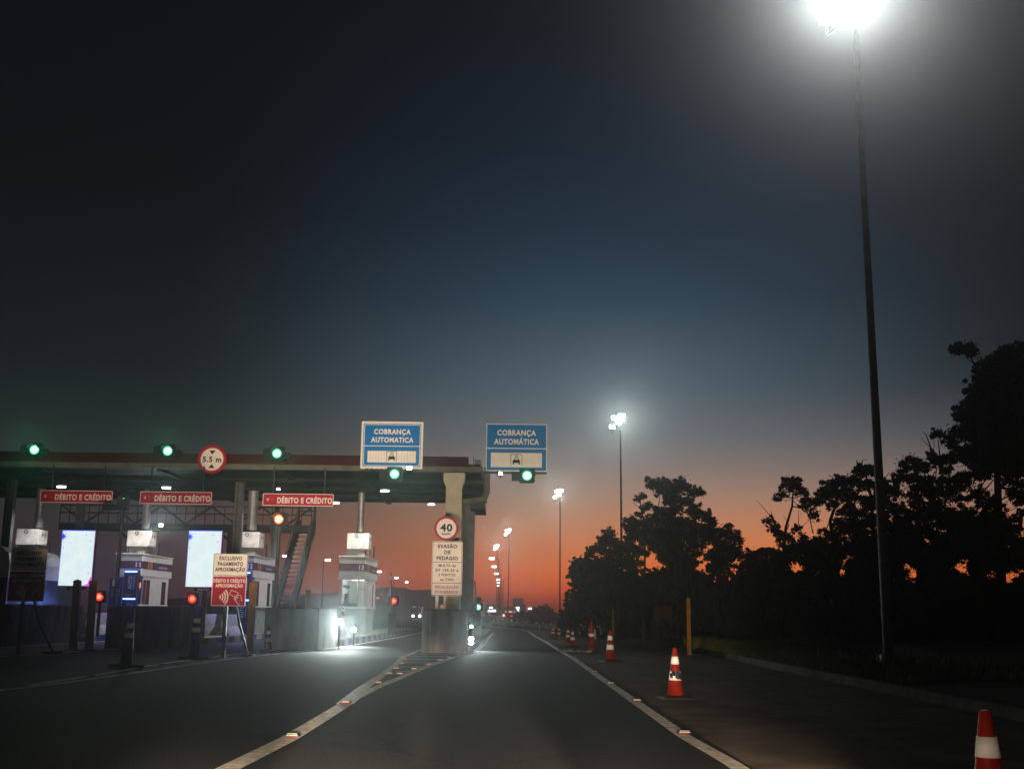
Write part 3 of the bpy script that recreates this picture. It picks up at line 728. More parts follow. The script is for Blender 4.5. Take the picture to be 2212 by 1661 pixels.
def make_ac():
    t = thing('air_conditioner', '', 'air conditioner', group='white air conditioning units on the booth roofs')
    MB().use('acwhite').prism(rrect(1.0, .71, .03, -.43, .705), .5, 1.6).build('casing', t)
    mb = MB().use('steelgrey')
    for x in (-.90, .02):
        for y in (.55, 1.5): mb.box(x - .03, x + .03, y - .03, y + .03, 0, .352)
    mb.box(-.93, .05, .52, .58, .30, .349); mb.build('stand', t)
    mb = MB().use('boothgrey').box(-.88, -.48, .70, 1.3, 0, .31); mb.use('kerb').box(-.46, -.10, .62, 1.1, .0, .29); mb.build('base_box', t)
    MB().use('black').ring(circ(.085, -.50, .94, 20), circ(.055, -.50, .94, 20), .485, .499).build('port_ring', t)
    mb = MB().use('steel')
    for k in range(2): mb.box(.0715, .078, .95 + k * .3, 1.05 + k * .3, .75, .90)
    mb.build('side_vent', t)
    MB().use('steel').box(.15, .22, 1.62, 1.70, 0, .55).build('riser_pipe', t)
    return t
ac0 = make_ac()
for i, (x, y, lb) in enumerate(((-6.60, 52.0, 'white air conditioner on top of booth 13'), (-11.66, 52.0, 'white air conditioner on top of booth 12'), (-16.72, 51.9, 'white air conditioner on top of booth 11'), (-21.8, 51.8, 'white air conditioner above the left lit screen, on the leftmost booth'))):
    o = ac0 if i == 0 else dup(ac0); o.location = (x, y, 3.745); tag(o, lb, 'air conditioner')
def make_duct(x, y, label, r=.165):
    t = thing('ventilation_duct', label, 'duct', (x, y, 4.83), group='round ducts between booth units and canopy')
    MB().use('galv').tube((0, 0, .08), (0, 0, ZU - 4.84), r, n=18).build('pipe', t, False)
    MB().use('steel').tube((0, 0, 0), (0, 0, .08), r + .02, n=18).build('collar', t)
make_duct(-7.03, 53.2, 'pale round duct rising from booth 13 to the canopy', .16)
make_duct(-12.06, 52.9, 'pale round duct rising from booth 12 to the canopy', .24)
make_duct(-17.0, 52.9, 'pale round duct rising from booth 11 to the canopy', .18)
make_duct(-22.0, 52.9, 'dim round duct rising above the leftmost booth', .2)

def totem(x, y, label):
    t = thing('payment_totem', label, 'payment totem', (x, y, .22), group='purple payment totems')
    MB().use('purple').box(-.30, .30, 0, .3, 0, 2.72).build('cabinet', t)
    for z in (2.62, 1.44): MB().use('bar_light').box(-.26, .27, -.05, -.004, z, z + .055).build('light_bar', t)
    mb = MB().use('totemtext'); mb.text('AUTO', -.02, 2.16, .56, .17, -.006, -.0005, PI / 2); mb.text('ATENDIMENTO', .16, 2.16, .56, .05, -.006, -.0005, PI / 2)
    mb.text('AUTO', -.02, .98, .56, .17, -.006, -.0005, PI / 2); mb.text('ATENDIMENTO', .16, .98, .56, .05, -.006, -.0005, PI / 2); mb.build('lettering', t)
    MB().use('dimyellow').box(-.2, .1, -.006, -.0005, 1.60, 1.68).build('keypad', t)
    for z in (2.55, 1.37): lamp('totem_lamp', 'AREA', (x, y - .08, z + .2), 22, (.15, .25, 1), (x, y - 1, z - .1), parent=None, size=(.5, .05))
totem(-11.66, 50.2, 'purple payment totem with blue light bars beside the red payment sign')
totem(-16.62, 50.2, 'purple payment totem with blue light bars in front of booth 11')
for x in (-11.9, -16.9): lamp('totem_wash', 'AREA', (x, 50.9, 2.6), 10, (.12, .2, 1), (x, 52, 2.7), size=(.6, .1))
t = thing('kiosk_cabinet', 'blue lit kiosk panel left of the totem at booth 11', 'kiosk', (-17.35, 50.5, .22))
MB().use('bluepost').box(-.28, .28, 0, .2, 0, 2.35).build('cabinet', t); MB().use('white').box(-.16, -.02, -.01, -.002, 2.0, 2.3).build('notice', t)
mb = MB().use('totemtext')
for k in range(5): mb.box(-.18, .2, -.008, -.001, 1.55 + k * .08, 1.58 + k * .08)
mb.build('notice_lines', t)

# LED screens
def screen(x, y, label):
    t = thing('led_screen', label, 'screen', (x, y, 0), group='glowing portrait screens on posts')
    MB().use('blackplastic').box(-.66, .66, .02, .22, 2.08, 4.32).build('cabinet', t)
    MB().use('screen').box(-.645, .645, -.004, .018, 2.12, 4.28).build('display', t)
    mb = MB().use('screen_blue')
    mb.box(-.645, .645, -.008, -.0045, 4.255, 4.285); mb.box(-.649, -.636, -.008, -.0045, 2.12, 4.254); 
    pts = []
    for k in range(16):
        a = 2 * PI * k / 16; r = .17 if k % 2 == 0 else .06; px = max(-.634, -.60 + r * math.cos(a)); pts.append((px, 4.03 + r * math.sin(a)))
    mb.prism(pts[::-1], -.0085, -.0045); mb.prism(circ(.02, .30, 4.10, 10), -.0085, -.0045); mb.prism(circ(.018, -.56, 3.6, 10), -.0085, -.0045); mb.build('blue_border', t)
    mb = MB().use('screen_mag'); mb.box(.636, .649, -.008, -.0045, 2.12, 4.254); mb.box(.1, .645, -.008, -.0045, 2.105, 2.135); mb.prism([(.645, 2.14), (.36, 2.14), (.50, 2.20), (.56, 2.36), (.63, 2.5)], -.008, -.0046); mb.prism(circ(.025, .5, 3.85, 10), -.0085, -.0045); mb.prism(circ(.025, .5, 2.62, 10), -.0085, -.0045); mb.build('magenta_corner', t)
    MB().use('totemtext').text('IMOBI', .05, 2.02, .42, .07, -.001, .018).build('maker_lettering', t)
    MB().use('blackplastic').box(-.3, .4, .019, .2, 1.96, 2.079).build('name_plate', t)
    MB().use('steel').box(.0, .16, .08, .2, .2, 1.96).build('post', t)
screen(-11.86, 44.2, 'bright white portrait screen behind the red payment sign')
screen(-17.05, 44.9, 'bright white portrait screen above the two ochre posts')

# ------------------------------------------------------------------ signs
def wave_icon(mb, cx, cz, s, y0, y1, n=4):
    for k in range(n): mb.arc(cx - .25 * s, cz, s * (.20 + .17 * k), s * .085, -.62 - .04 * k, .62 + .04 * k, y0, y1, 6)
def hand_card(mb, cx, cz, s, w, y0, y1):
    q = lambda *p: [(cx + a * s, cz + b * s) for a, b in p]
    mb.stroke(q((-.50, .10), (-.36, .42), (.16, .22), (.03, -.10), (-.50, .10)), w, y0, y1)
    mb.stroke(q((.10, .08), (.36, .02), (.48, -.42)), w, y0, y1); mb.stroke(q((.10, .08), (-.02, -.12), (.12, -.18), (.2, -.05)), w, y0, y1)
    mb.stroke(q((-.10, -.10), (-.12, -.25), (.05, -.45), (.32, -.72)), w, y0, y1); mb.stroke(q((-.02, -.14), (-.02, -.28), (.1, -.3)), w, y0, y1)
def car_icon(mb, cx, cz, s, y0, y1, waves=3):
    q = lambda *p: [(cx + a * s, cz + b * s) for a, b in p]
    mb.stroke(q((-.5, -.5), (-.5, .5), (.5, .5), (.5, -.5)), .05 * s, y0, y1)
    mb.prism(q((-.33, -.28), (-.33, -.08), (-.25, .03), (.25, .03), (.33, -.08), (.33, -.28)), y0, y1)
    mb.stroke(q((-.22, .02), (-.15, .18), (.15, .18), (.22, .02)), .045 * s, y0, y1)
    for a in (-.27, .27): mb.prism(q((a - .06, -.42), (a - .06, -.27), (a + .06, -.27), (a + .06, -.42)), y0, y1)
    for k in range(waves): mb.arc(cx, cz + .50 * s, s * (.10 + .075 * k), .03 * s, -PI * .8, -PI * .2, y0, y1, 6)
    return q
# the two blue signs on the canopy
def cobranca(x0, z0, x1, z1, Y, framed, acc, label):
    w, h = x1 - x0, z1 - z0; cx, cz = (x0 + x1) / 2, (z0 + z1) / 2
    t = thing('overhead_sign', label, 'overhead sign', (cx, Y, z0), group='blue overhead lane signs'); f = lambda v: (v - .5) * h + h / 2
    if framed:
        MB().use('cream').ring(rrect(w, h, .02, 0, h / 2), rrect(w - .16, h - .16, .02, 0, h / 2), -.02, .22).build('light_box_frame', t)
        W, Hh = w - .165, h - .165
        MB().use('galv').box(-w / 2 + .085, w / 2 - .085, .10, .22, .085, h - .085).build('housing', t)
    else: W, Hh = w, h
    H0 = h / 2 - Hh / 2
    MB().use('blue').prism(rrect(W, Hh, .07 if framed else .03, 0, h / 2), .02, .05).build('panel', t)
    mb = MB().use('cream')
    mb.ring(rrect(W - (.05 if framed else .0), Hh - (.05 if framed else .0), .09 if framed else .03, 0, h / 2), rrect(W - (.10 if framed else .055), Hh - (.10 if framed else .055), .07 if framed else .02, 0, h / 2), .012, .0195)
    mb.box(-W / 2 + .04, W / 2 - .04, .012, .0195, H0 + Hh * .470, H0 + Hh * .488); mb.build('border', t)
    mb = MB().use('cream'); mb.text('COBRANÇA', 0, H0 + Hh * .815, W * .64, Hh * .115, .010, .0195)
    mb.text('AUTOMÁTICA' if acc else 'AUTOMATICA', 0, H0 + Hh * .625, W * .74, Hh * .115, .010, .0195); mb.build('lettering', t)
    mb = MB().use('cream'); pw, pz = W * .42, H0 + Hh * .235
    if framed:
        n = 17
        for k in range(n): a = -pw + 2 * pw * k / n; mb.box(a + .003, a + 2 * pw / n - .003, .012, .0195, pz - Hh * .14, pz + Hh * .13)
    else: mb.box(-pw, pw, .012, .0195, pz - Hh * .155, pz + Hh * .15)
    mb.build('white_field', t)
    mb = MB().use('ink'); car_icon(mb, 0, pz + .0, Hh * .235, .006, .0115); mb.build('car_pictogram', t)
    mb = MB().use('steel'); mb.box(-w * .46, w * .46, .06 if not framed else .225, .12 if not framed else .3, h * .2, h * .26); mb.box(-w * .46, w * .46, .06 if not framed else .225, .12 if not framed else .3, h * .75, h * .81)
    for s in (-1, 1): mb.box(s * w * .3 - .05, s * w * .3 + .05, .12 if not framed else .3, .3, -.15, h * .9)
    if not framed: mb.box(-w * .58, w * .5, .05, .16, -.10, -.03)
    else:
        for k in range(11): mb.box(-w / 2 + .2 + k * .2, -w / 2 + .34 + k * .2, .0, .1, -.09, -.005)
    mb.build('mounting_frame', t)
    return t
a, b = at(782, 910, 45.5), at(912, 1013, 45.5); cobranca(a.x, b.z, b.x, a.z, 45.5, True, False, 'blue automatic toll sign in a pale light box frame above the canopy')
a, b = at(1051, 915, 45.5), at(1181, 1018, 45.5); cobranca(a.x, b.z, b.x, a.z, 45.5, False, True, 'blue automatic toll sign overhanging the right end of the canopy')
# long red signs
def debito(px0, px1, py0, py1, label):
    a, b = at(px0, py0, 45.2), at(px1, py1, 45.2); w, h = b.x - a.x, .50; cz = (at(px0, py0 + 12.5, 45.2).z + at(px1, py1 - 12.5, 45.2).z) / 2
    t = thing('payment_sign', label, 'sign', ((a.x + b.x) / 2, 45.2, cz), group='long red payment signs under the canopy front')
    MB().use('red').prism(rrect(w, h, .04), 0, .03).build('panel', t)
    MB().use('cream').ring(rrect(w - .01, h - .01, .04), rrect(w - .055, h - .055, .03), -.004, -.0005).build('border', t)
    mb = MB().use('cream').text('DÉBITO E CRÉDITO', w * .093, -.02, w * .775, h * .44, -.006, -.0005); mb.build('lettering', t)
    mb = MB().use('cream'); wave_icon(mb, -w * .44, 0, .15, -.006, -.0005); mb.build('wave_icon', t)
    mb = MB().use('inkred'); hand_card(mb, -w * .372, .02, .16, .014, -.006, -.0005); mb.build('card_icon', t)
    for s in (-.36, .36): MB().use('steel').box(s * w - .025, s * w + .025, .03, .09, -.2, 6.92 - cz).build('hanger', t)
debito(88, 242, 1059, 1086, 'red debit and credit sign leftmost of three, the darkest')
debito(303, 457, 1062, 1088.5, 'red debit and credit sign in the middle of three')
debito(568, 720, 1066.5, 1092.5, 'red debit and credit sign above the steel stair')
# contactless signs on legs
def exclusivo(cx, z0, Y, label, w=.93, h=1.40, base=None):
    t = thing('contactless_sign', label, 'sign', (cx, Y, 0), group='white and red contactless payment signs')
    hs = .57 * h; f = z0
    MB().use('cream').prism(rrect(w, h - hs - .006, .03, 0, f + hs + (h - hs) / 2 + .003), 0, .03).build('white_panel', t)
    MB().use('red').prism(rrect(w, hs, .03, 0, f + hs / 2), .0, .03).build('red_panel', t)
    MB().use('cream').ring(rrect(w - .004, hs - .004, .04, 0, f + hs / 2), rrect(w - .035, hs - .035, .03, 0, f + hs / 2), -.004, -.0005).build('border', t)
    MB().use('ink').ring(rrect(w - .01, h - hs - .012, .03, 0, f + hs + (h - hs) / 2 + .003), rrect(w - .03, h - hs - .032, .025, 0, f + hs + (h - hs) / 2 + .003), -.004, -.0005).build('border', t)
    mb = MB().use('ink'); zz = f + h
    for s, dz, ww in (('EXCLUSIVO', .115, .66), ('PAGAMENTO', .265, .74), ('APROXIMAÇÃO', .415, .87)): mb.text(s, 0, zz - dz * h / 1.40 - .01, w * ww, .10, -.006, -.0005)
    mb.build('lettering', t)
    mb = MB().use('cream'); mb.text('DÉBITO E CRÉDITO', 0, f + hs - .125, w * .94, .09, -.006, -.0005); mb.text('APROXIMAÇÃO', 0, f + hs - .255, w * .80, .09, -.006, -.0005); mb.build('lettering', t)
    mb = MB().use('cream'); wave_icon(mb, -.20, f + .24, .40, -.006, -.0005); mb.build('wave_icon', t)
    mb = MB().use('cream'); hand_card(mb, .20, f + .28, .36, .013, -.006, -.0005); mb.build('card_icon', t)
    mb = MB().use('steelgrey'); mb.box(-.12, -.02, .031, .11, -.02, f + h * .9); mb.build('leg', t)
    mb = MB().use('steelgrey'); mb.path([(.14, .07, f + .3), (.22, .5, .9), (.26, 1.6, .02)], .035, 6); mb.build('strut', t)
    MB().use('black').box(.05, .45, 1.35, 1.8, 0, .06).build('strut_foot', t)
a, b = at(457, 1198, 31.2), at(530, 1308, 31.2); exclusivo((a.x + b.x) / 2 + .03, 1.36, 31.2, 'brightly lit white over red contactless payment sign on legs', .935, 1.41)
a = at(59, 1241, 31.2); exclusivo(a.x, a.z - .71, 31.2, 'unlit dark contactless payment sign at the far left', .98, 1.42)
# speed and evasion signs on one post
t = thing('speed_limit_sign', 'round red rimmed 40 speed limit sign on the column', 'speed sign', (-2.12, 37.6, 0))
zc = at(965, 1141, 37.6).z
MB().use('cream').prism(circ(.36, 0, zc), 0, .03).build('disc', t)
MB().use('ringred').ring(circ(.405, 0, zc), circ(.325, 0, zc), -.006, .031).build('red_ring', t)
mb = MB().use('ink'); mb.text('40', .0, zc + .03, .40, .24, -.010, -.0005); mb.text('km/h', 0, zc - .175, .27, .075, -.010, -.0005); mb.build('lettering', t)
MB().use('galv').box(-.03, .03, .032, .09, 1.3, zc + .25).build('post', t)
a, b = at(934, 1170, 37.5), at(998, 1286, 37.5); zt, zb = a.z + .02, b.z - .02; w = 1.0; h = zt - zb
t = thing('toll_evasion_sign', 'white toll evasion fine sign with black border below the speed sign', 'sign', ((a.x + b.x) / 2, 37.45, 0))
MB().use('cream').prism(rrect(w, h, .05, 0, (zt + zb) / 2), 0, .03).build('panel', t)
mb = MB().use('ink'); mb.ring(rrect(w - .035, h - .035, .04, 0, (zt + zb) / 2), rrect(w - .06, h - .06, .035, 0, (zt + zb) / 2), -.004, -.0005)
for fz in (.615, .235): mb.box(-w / 2 + .03, w / 2 - .03, -.0045, -.0005, zb + h * fz - .008, zb + h * fz + .008)
mb.build('border', t)
mb = MB().use('ink')
for s, fz, ww in (('EVASÃO', .91, .63), ('DE', .80, .20), ('PEDÁGIO', .69, .70)): mb.text(s, 0, zb + h * fz, w * ww, .115, -.006, -.0005)
mb.build('lettering', t)
M['inkbrown'] = mat('faded_brown_ink', (.20, .065, .035), .5, var=.3, scale=20)
mb = MB().use('inkbrown')
for s, fz, ww in (('MULTA de', .555, .56), ('R$ 195.23 e', .47, .75), ('5 PONTOS', .385, .55), ('na CNH', .30, .44)): mb.text(s, 0, zb + h * fz, w * ww, .085, -.006, -.0005)
mb.build('lettering', t)
mb = MB().use('inkred')
for s, fz, ww in (('FISCALIZAÇÃO', .165, .78), ('FOTOGRÁFICA', .075, .74)): mb.text(s, 0, zb + h * fz, w * ww, .085, -.006, -.0005)
mb.build('lettering', t)
mb = MB().use('galv'); mb.box(-.36, -.26, .031, .1, 1.33, zt - .1); mb.use('ochre').box(-.03, .09, .031, .1, 1.33, zt - .1); mb.build('post', t)
# height limit sign
a = at(460, 993, 45.9); t = thing('height_limit_sign', 'round red rimmed 5.5 m height limit sign on the canopy edge', 'height sign', (a.x, 45.75, a.z)); r = .585
MB().use('cream').prism(circ(r - .06), 0, .03).build('disc', t)
MB().use('ringred').ring(circ(r), circ(r - .12), -.006, .031).build('red_ring', t)
mb = MB().use('ink'); mb.text('5.5 m', 0, 0, .76, .22, -.008, -.0005); mb.prism([(-.13, .36), (.13, .36), (0, .20)], -.008, -.0005); mb.prism([(-.13, -.36), (0, -.20), (.13, -.36)], -.008, -.0005); mb.build('lettering', t)
MB().use('steel').box(-.04, .04, .032, .1, -.6, .4).build('bracket', t)

# ------------------------------------------------------------------ traffic lights
def signal(x, y, z, col, label, boxed=True, r=.16, post_to=None, glow=75, group='signal lights over the lanes', wide=False, face=0):
    t = thing('traffic_light', label, 'traffic light', (x, y, z), face, group=group)
    s = r / .16
    if boxed: MB().use('blackplastic').prism(rrect(.50 * s, .46 * s, .06), .03, .28).build('housing', t)
    if wide: MB().use('blackplastic').prism(rrect(.34, .40, .12, -.42, .02), .02, .26).build('side_head', t); MB().use('blackplastic').prism(rrect(.30, .26, .06, .40, -.08), .05, .26).build('side_box', t)
    lens, halo = {'g': ('green_lens', 'green_halo'), 'r': ('red_core', 'red_lens'), 'a': ('amber_lens', 'amber_halo')}[col]
    rr = r * {'g': .80, 'r': .58, 'a': .72}[col]
    mb = MB().use(lens).prism(circ(rr, 0, 0, 24), .005, .029); mb.build('lens', t)
    MB().use(halo).ring(circ(r, 0, 0, 24), circ(rr + .001, 0, 0, 24), .008, .029).build('lens_halo', t)  # glowing coloured ring paints the halo around the overbright lens core
    n = 14; vs = []; fs = []
    for k in range(n + 1):
        an = PI * .92 + (-PI * .84) * k / n - (PI * -.0)
        vs += [(1.12 * r * math.cos(an), .03, 1.12 * r * math.sin(an)), (1.12 * r * math.cos(an), -.22 * s, 1.12 * r * math.sin(an) + .0)]
        vs += [(1.20 * r * math.cos(an), .03, 1.20 * r * math.sin(an)), (1.20 * r * math.cos(an), -.22 * s, 1.20 * r * math.sin(an))]
    for k in range(n): a = 4 * k; fs += [(a, a + 1, a + 5, a + 4), (a + 2, a + 6, a + 7, a + 3), (a + 1, a + 3, a + 7, a + 5)]
    MB().use('blackplastic').add(vs, fs).build('visor', t)
    if post_to is not None: MB().use('steel').tube((0, .16, post_to - z), (0, .16, -.2 * s), .065, n=10).build('post', t)
    c = {'g': (.05, 1, .42), 'r': (1, .06, .03), 'a': (1, .35, .06)}[col]
    lamp('signal_lamp', 'SPOT', (x, y - .07, z), glow, c, (x * .25, 4, 1.6), 34, .5, .08)
    return t
for (px, py), lb in (((74, 971), 'green signal on the canopy edge nearest the left edge'), ((362, 973.5), 'green signal on the canopy edge left of the height sign'), ((598, 979), 'green signal on the canopy edge right of the height sign')):
    q = at(px, py, 45.7); signal(q.x, 45.7, q.z, 'g', lb, wide=True, r=.20)
for (px, py), lb in (((852, 1023.5), 'green signal hanging under the left blue sign'), ((1138.5, 1027), 'green signal hanging under the right blue sign')):
    q = at(px, py, 45.3); t = signal(q.x, 45.3, q.z, 'g', lb, r=.20)
    MB().use('blackplastic').box(-.62, -.24, .05, .3, -.2, .16).build('junction_box', t)
q = at(602, 1121, 39.3); signal(q.x, 39.3, q.z, 'a', 'amber signal on a tall dark post in front of the stair', r=.17, post_to=0)
q = at(850, 1297.5, 56); signal(q.x, 56, q.z, 'r', 'red signal right of booth 13 near the far van', r=.16, post_to=.22, glow=25)
q = at(214, 1288.5, 44.6); signal(q.x, 44.6, q.z, 'r', 'red signal under the left lit screen', r=.16, post_to=.2, glow=12)
q = at(415, 1293, 44.0); signal(q.x, 44.0, q.z, 'r', 'red signal under the screen behind the payment sign', r=.16, post_to=.2, glow=12)
q = at(1032.5, 1311, 58); t = signal(q.x, 58, q.z, 'g', 'small green signal at the lane exit beside the column', r=.15, post_to=.2, glow=12)
MB().use('blackplastic').prism(rrect(.34, 1.3, .05, -.02, -.15), .035, .25).build('backplate', t)
MB().use('cream').box(.17, .34, .26, .28, -.45, .25).build('side_panel', t); MB().use('ochre').box(.26, .34, .26, .28, -.85, -.452).build('side_panel', t)
# signal turned away, on a tall post at the left
q = at(263, 1086, 38.2); t = thing('traffic_light', 'unlit signal head on a tall dark post left of booth 11', 'traffic light', (q.x, 38.2, q.z), group='signal lights over the lanes')
MB().use('blackplastic').prism(rrect(.34, .5, .06), 0, .3).build('housing', t)
MB().use('blackplastic').prism(rrect(.52, .22, .03, -.40, -.14), .05, .3).build('side_box', t)
MB().use('green_lens').box(.03, .08, -.01, -.001, .14, .16).build('lens', t)  # glowing sliver stands in for a green glint on the turned-away head
MB().use('steel').tube((0, .15, -q.z), (0, .15, -.2), .07, n=10).build('post', t)
# raised barrier arms
def boom(px0, py0, px1, py1, Y, label):
    a, b = at(px0, py0, Y), at(px1, py1, Y); t = thing('boom_barrier', label, 'barrier', (a.x, Y, .22), group='raised boom barriers')
    MB().use('steel').box(-.17, .17, -.15, .17, 0, 1.0).build('cabinet', t)
    MB().use('steelgrey').path([(.0, -.19, .85), (b.x - a.x, -.19, b.z - .22)], [.05, .035], 8).build('arm', t)
boom(847, 1330, 845, 1236, 55.4, 'raised boom barrier above the red signal by booth 13')
boom(1030, 1330, 1026, 1254, 57.2, 'raised boom barrier left of the small green signal')
boom(437, 1335, 434, 1262, 53, 'raised boom barrier behind the striped marker')
# floodlights
def flood(x, y, z, label, power, aim, s=.1, col=(.9, .97, 1)):
    t = thing('floodlight', label, 'floodlight', (x, y, z), group='small white floodlights')
    MB().use('steel').box(-s, s, .03, .03 + s, -s * .7, s * .7).build('housing', t)
    MB().use('ledwhite').box(-s * .85, s * .85, .012, .029, -s * .55, s * .55).build('lamp_face', t)
    MB().use('steel').box(-.02, .02, .03 + s, .06 + s, -s * 2.2, s * .6).build('bracket', t)
    lamp('floodlight_lamp', 'SPOT', (x, y - .05, z), power, col, aim, 100, .4, .08)
q = at(884, 1010.5, 45.2); flood(q.x, 45.2, q.z, 'white floodlight at the lower corner of the left blue sign', 110, (q.x, 30, 7), .11)
q = at(1081, 1022.5, 45.3); flood(q.x, 45.3, q.z, 'small floodlight below the lower left of the right blue sign', 60, (q.x, 30, 7), .08)
q = at(347, 1134, 53); flood(q.x, 53, q.z, 'white floodlight on a bracket beside the unit of booth 11', 260, (q.x - .5, 40, 1.0), .10)
t = thing('lamp_bracket', 'thin twin bracket left of the floodlight on booth 11', 'bracket', (q.x - .45, 53.1, q.z - .45)); mb = MB().use('galv').path([(0, 0, -.3), (0, 0, .35)], .025, 6); mb.path([(-.2, 0, .2), (.35, 0, .25)], .02, 6); mb.box(-.22, -.12, -.05, .05, .2, .4); mb.build('arm', t)
# low lamps on the island noses
def low_lamp(px, py, Y, label, power, s=.12, col=(.86, 1, .96)):
    q = at(px, py, Y); t = thing('low_lamp', label, 'lamp', (q.x, Y, q.z), group='low white lamps on the islands')
    MB().use('steel').box(-s * 1.1, s * 1.1, .03, .14, -s * 1.1, s * 1.1).build('housing', t)
    MB().use('ledwhite').prism(circ(s, 0, 0, 16), .012, .029).build('lamp_face', t)
    MB().use('steel').box(-.03, .03, .05, .11, .02 - q.z, -s * 1.1).build('stem', t)
    lamp('low_lamp_light', 'SPOT', (q.x, Y - .03, q.z), power, col, (q.x + 3.6, Y - 10, q.z - .5), 92, .5, .1)
low_lamp(1017.5, 1380, 40.0, 'bright low lamp at the right of the central block', 520, .09)
low_lamp(733, 1342, 38.6, 'left bright low lamp in front of booth 13', 850, .09)
low_lamp(764, 1360, 43.6, 'right bright low lamp in front of booth 13', 850, .09)
low_lamp(1018, 1353, 40.1, 'small bluish reflector glint above the central low lamp', 12, .05, (.5, .5, 1))  # reflector glint built as a small glowing lamp

# ------------------------------------------------------------------ light masts
def make_mast(h=15.6, heads=True):
    t = thing('light_mast', '', 'light mast', group='tall lamp masts along the right verge')
    MB().use('pole').lathe([(.12, -1.1), (.11, 1.2), (.095, 6), (.07, h - .8), (.055, h - .3)], 14).build('pole', t, True)
    MB().use('pole').lathe([(.20, -.9), (.20, -.62), (.14, -.6)], 14).build('base_flange', t)
    mb = MB().use('galv'); mb.path([(-.75, 0, h - .75), (.0, 0, h - .15), (.45, 0, h + .25)], .04, 6); mb.path([(-.75, 0, h - .75), (-.6, 0, h + .15)], .035, 6); mb.path([(-.6, 0, h + .15), (.45, 0, h + .25)], .035, 6); mb.build('lamp_frame', t)
    for k, (x, z, w) in enumerate(((-.42, h + .58, .28), (.10, h + .74, .28), (-.15, h + .25, .24), (-.66, h - .15, .20))):
        hd = MB().use('galv').box(x - w, x + w, .10, .32, z - .20, z + .22, (R(-22), 0, 0)).build('lamp_head', t)
        MB().use('mast_lamp').box(x - w * .9, x + w * .9, .070, .086, z - .17, z + .17, (R(-22), 0, 0)).build('lamp_face', hd)
    return t
MASTS = [((8.72, 26.6, 1.05), 'tall steel lamp mast rising to the glare at the top right', 11500, (6.5, 0, 14)),
         ((8.62, 88, .35), 'lamp mast standing before the left tree group', 1800, None),
         ((6.15, 140, 0), 'lamp mast left of the tree group, second tallest against sunset', 1000, None),
         ((-.2, 208, 0), 'lamp mast in the orange sky just right of the column', 900, None),
         ((-2.9, 258, 0), 'shortest looking lamp mast over the city lights', 700, None)]
m0 = make_mast()
for i, (p, lb, pw, aim) in enumerate(MASTS):
    o = m0 if i == 0 else dup(m0); o.location = p; tag(o, lb, 'light mast')
    if i == 0: lamp('mast_light', 'SPOT', (p[0] - .2, p[1] - .1, p[2] + 16.0), pw, (.97, 1, .96), aim, 74, .35, .45)
    else: lamp('mast_light', 'SPOT', (p[0], p[1] - .2, p[2] + 16.0), pw, (.88, 1, .93), (p[0], p[1] - 20, 4), 150, .6, .4)

def street_lamp(x, y, h, armx, label, e=1):
    t = thing('street_lamp', label, 'street lamp', (x, y, 0), group='far street lamps')
    MB().use('pole').path([(0, 0, 0), (0, 0, h), (armx * .5, 0, h + .12), (armx, 0, h + .1)], [.10, .06, .05, .05], 6).build('pole', t)
    MB().use('lamp_small').box(armx - .42, armx + .3, -.2, .2, h - .02, h + .22).build('lamp', t)
for (px, py, pxp, Y), lb in zip(((1063.5, 1207.6, 1077.5, 160), (1068.5, 1225, 1080.3, 189), (1073, 1240, 1082.7, 222), (1077.4, 1252.4, 1086.9, 258), (1076.6, 1259, 1083, 286), (1076, 1265.5, 1085, 315)),
        ('nearest', 'second nearest', 'third nearest', 'fourth nearest', 'fifth nearest', 'farthest')):
    q = at(px, py, Y); r_ = at(pxp, py, Y); street_lamp(r_.x, Y, q.z, q.x - r_.x, 'street lamp in the median right of the column, ' + lb)
for (px, py, pxp, Y), lb in zip(((709, 1211, 699, 173), (857, 1249, 851, 258), (879, 1258, 874, 295), (820, 1235.5, 814, 217), (617, 1202, 612, 190), (514, 1352, 512, 120)),
        ('street lamp between the stair and booth 13', 'left of two street lamps above the hill right of booth 13', 'right of two street lamps above the hill right of booth 13', 'street lamp at the right edge of booth 13', 'tiny street lamp seen through the stair treads', '')):
    if not lb: continue
    q = at(px, py, Y); r_ = at(pxp, py, Y); street_lamp(r_.x, Y, q.z, q.x - r_.x, lb)

# ------------------------------------------------------------------ vehicles
def wheel(x, y, r, w, par):
    wh = MB().use('black').tube((x - w / 2, y, r), (x + w / 2, y, r), r, n=16).build('wheel', par); return wh
t = thing('box_truck', 'white truck with a rounded roof cut by the left edge', 'truck', (-19.86, 42.6, 0))
MB().use('truck').prism([(-1.2, 2.35), (1.2, 2.35), (1.2, 2.9), (1.12, 3.25), (.85, 3.47), (.4, 3.55), (-.4, 3.55), (-.85, 3.47), (-1.12, 3.25), (-1.2, 2.9)][::-1], 0, 5.0).build('roof_fairing', t)
MB().use('carpaint').box(-1.19, 1.19, .002, 4.99, 1.1, 2.348).build('cargo_box', t)  # box and rear door painted dark for the shadow below the roof
mb = MB().use('blackplastic').box(-1.05, 1.05, -.012, .001, 1.25, 2.30); mb.build('rear_door', t)
MB().use('steel').box(-1.1, 1.1, .1, 6.8, .55, 1.099).build('chassis', t); MB().use('carpaint').box(-1.1, 1.1, 5.2, 6.9, 1.101, 2.7).build('cab', t)
for x in (-.95, .95):
    for y in (1.1, 6.0): wheel(x, y, .45, .26, t)
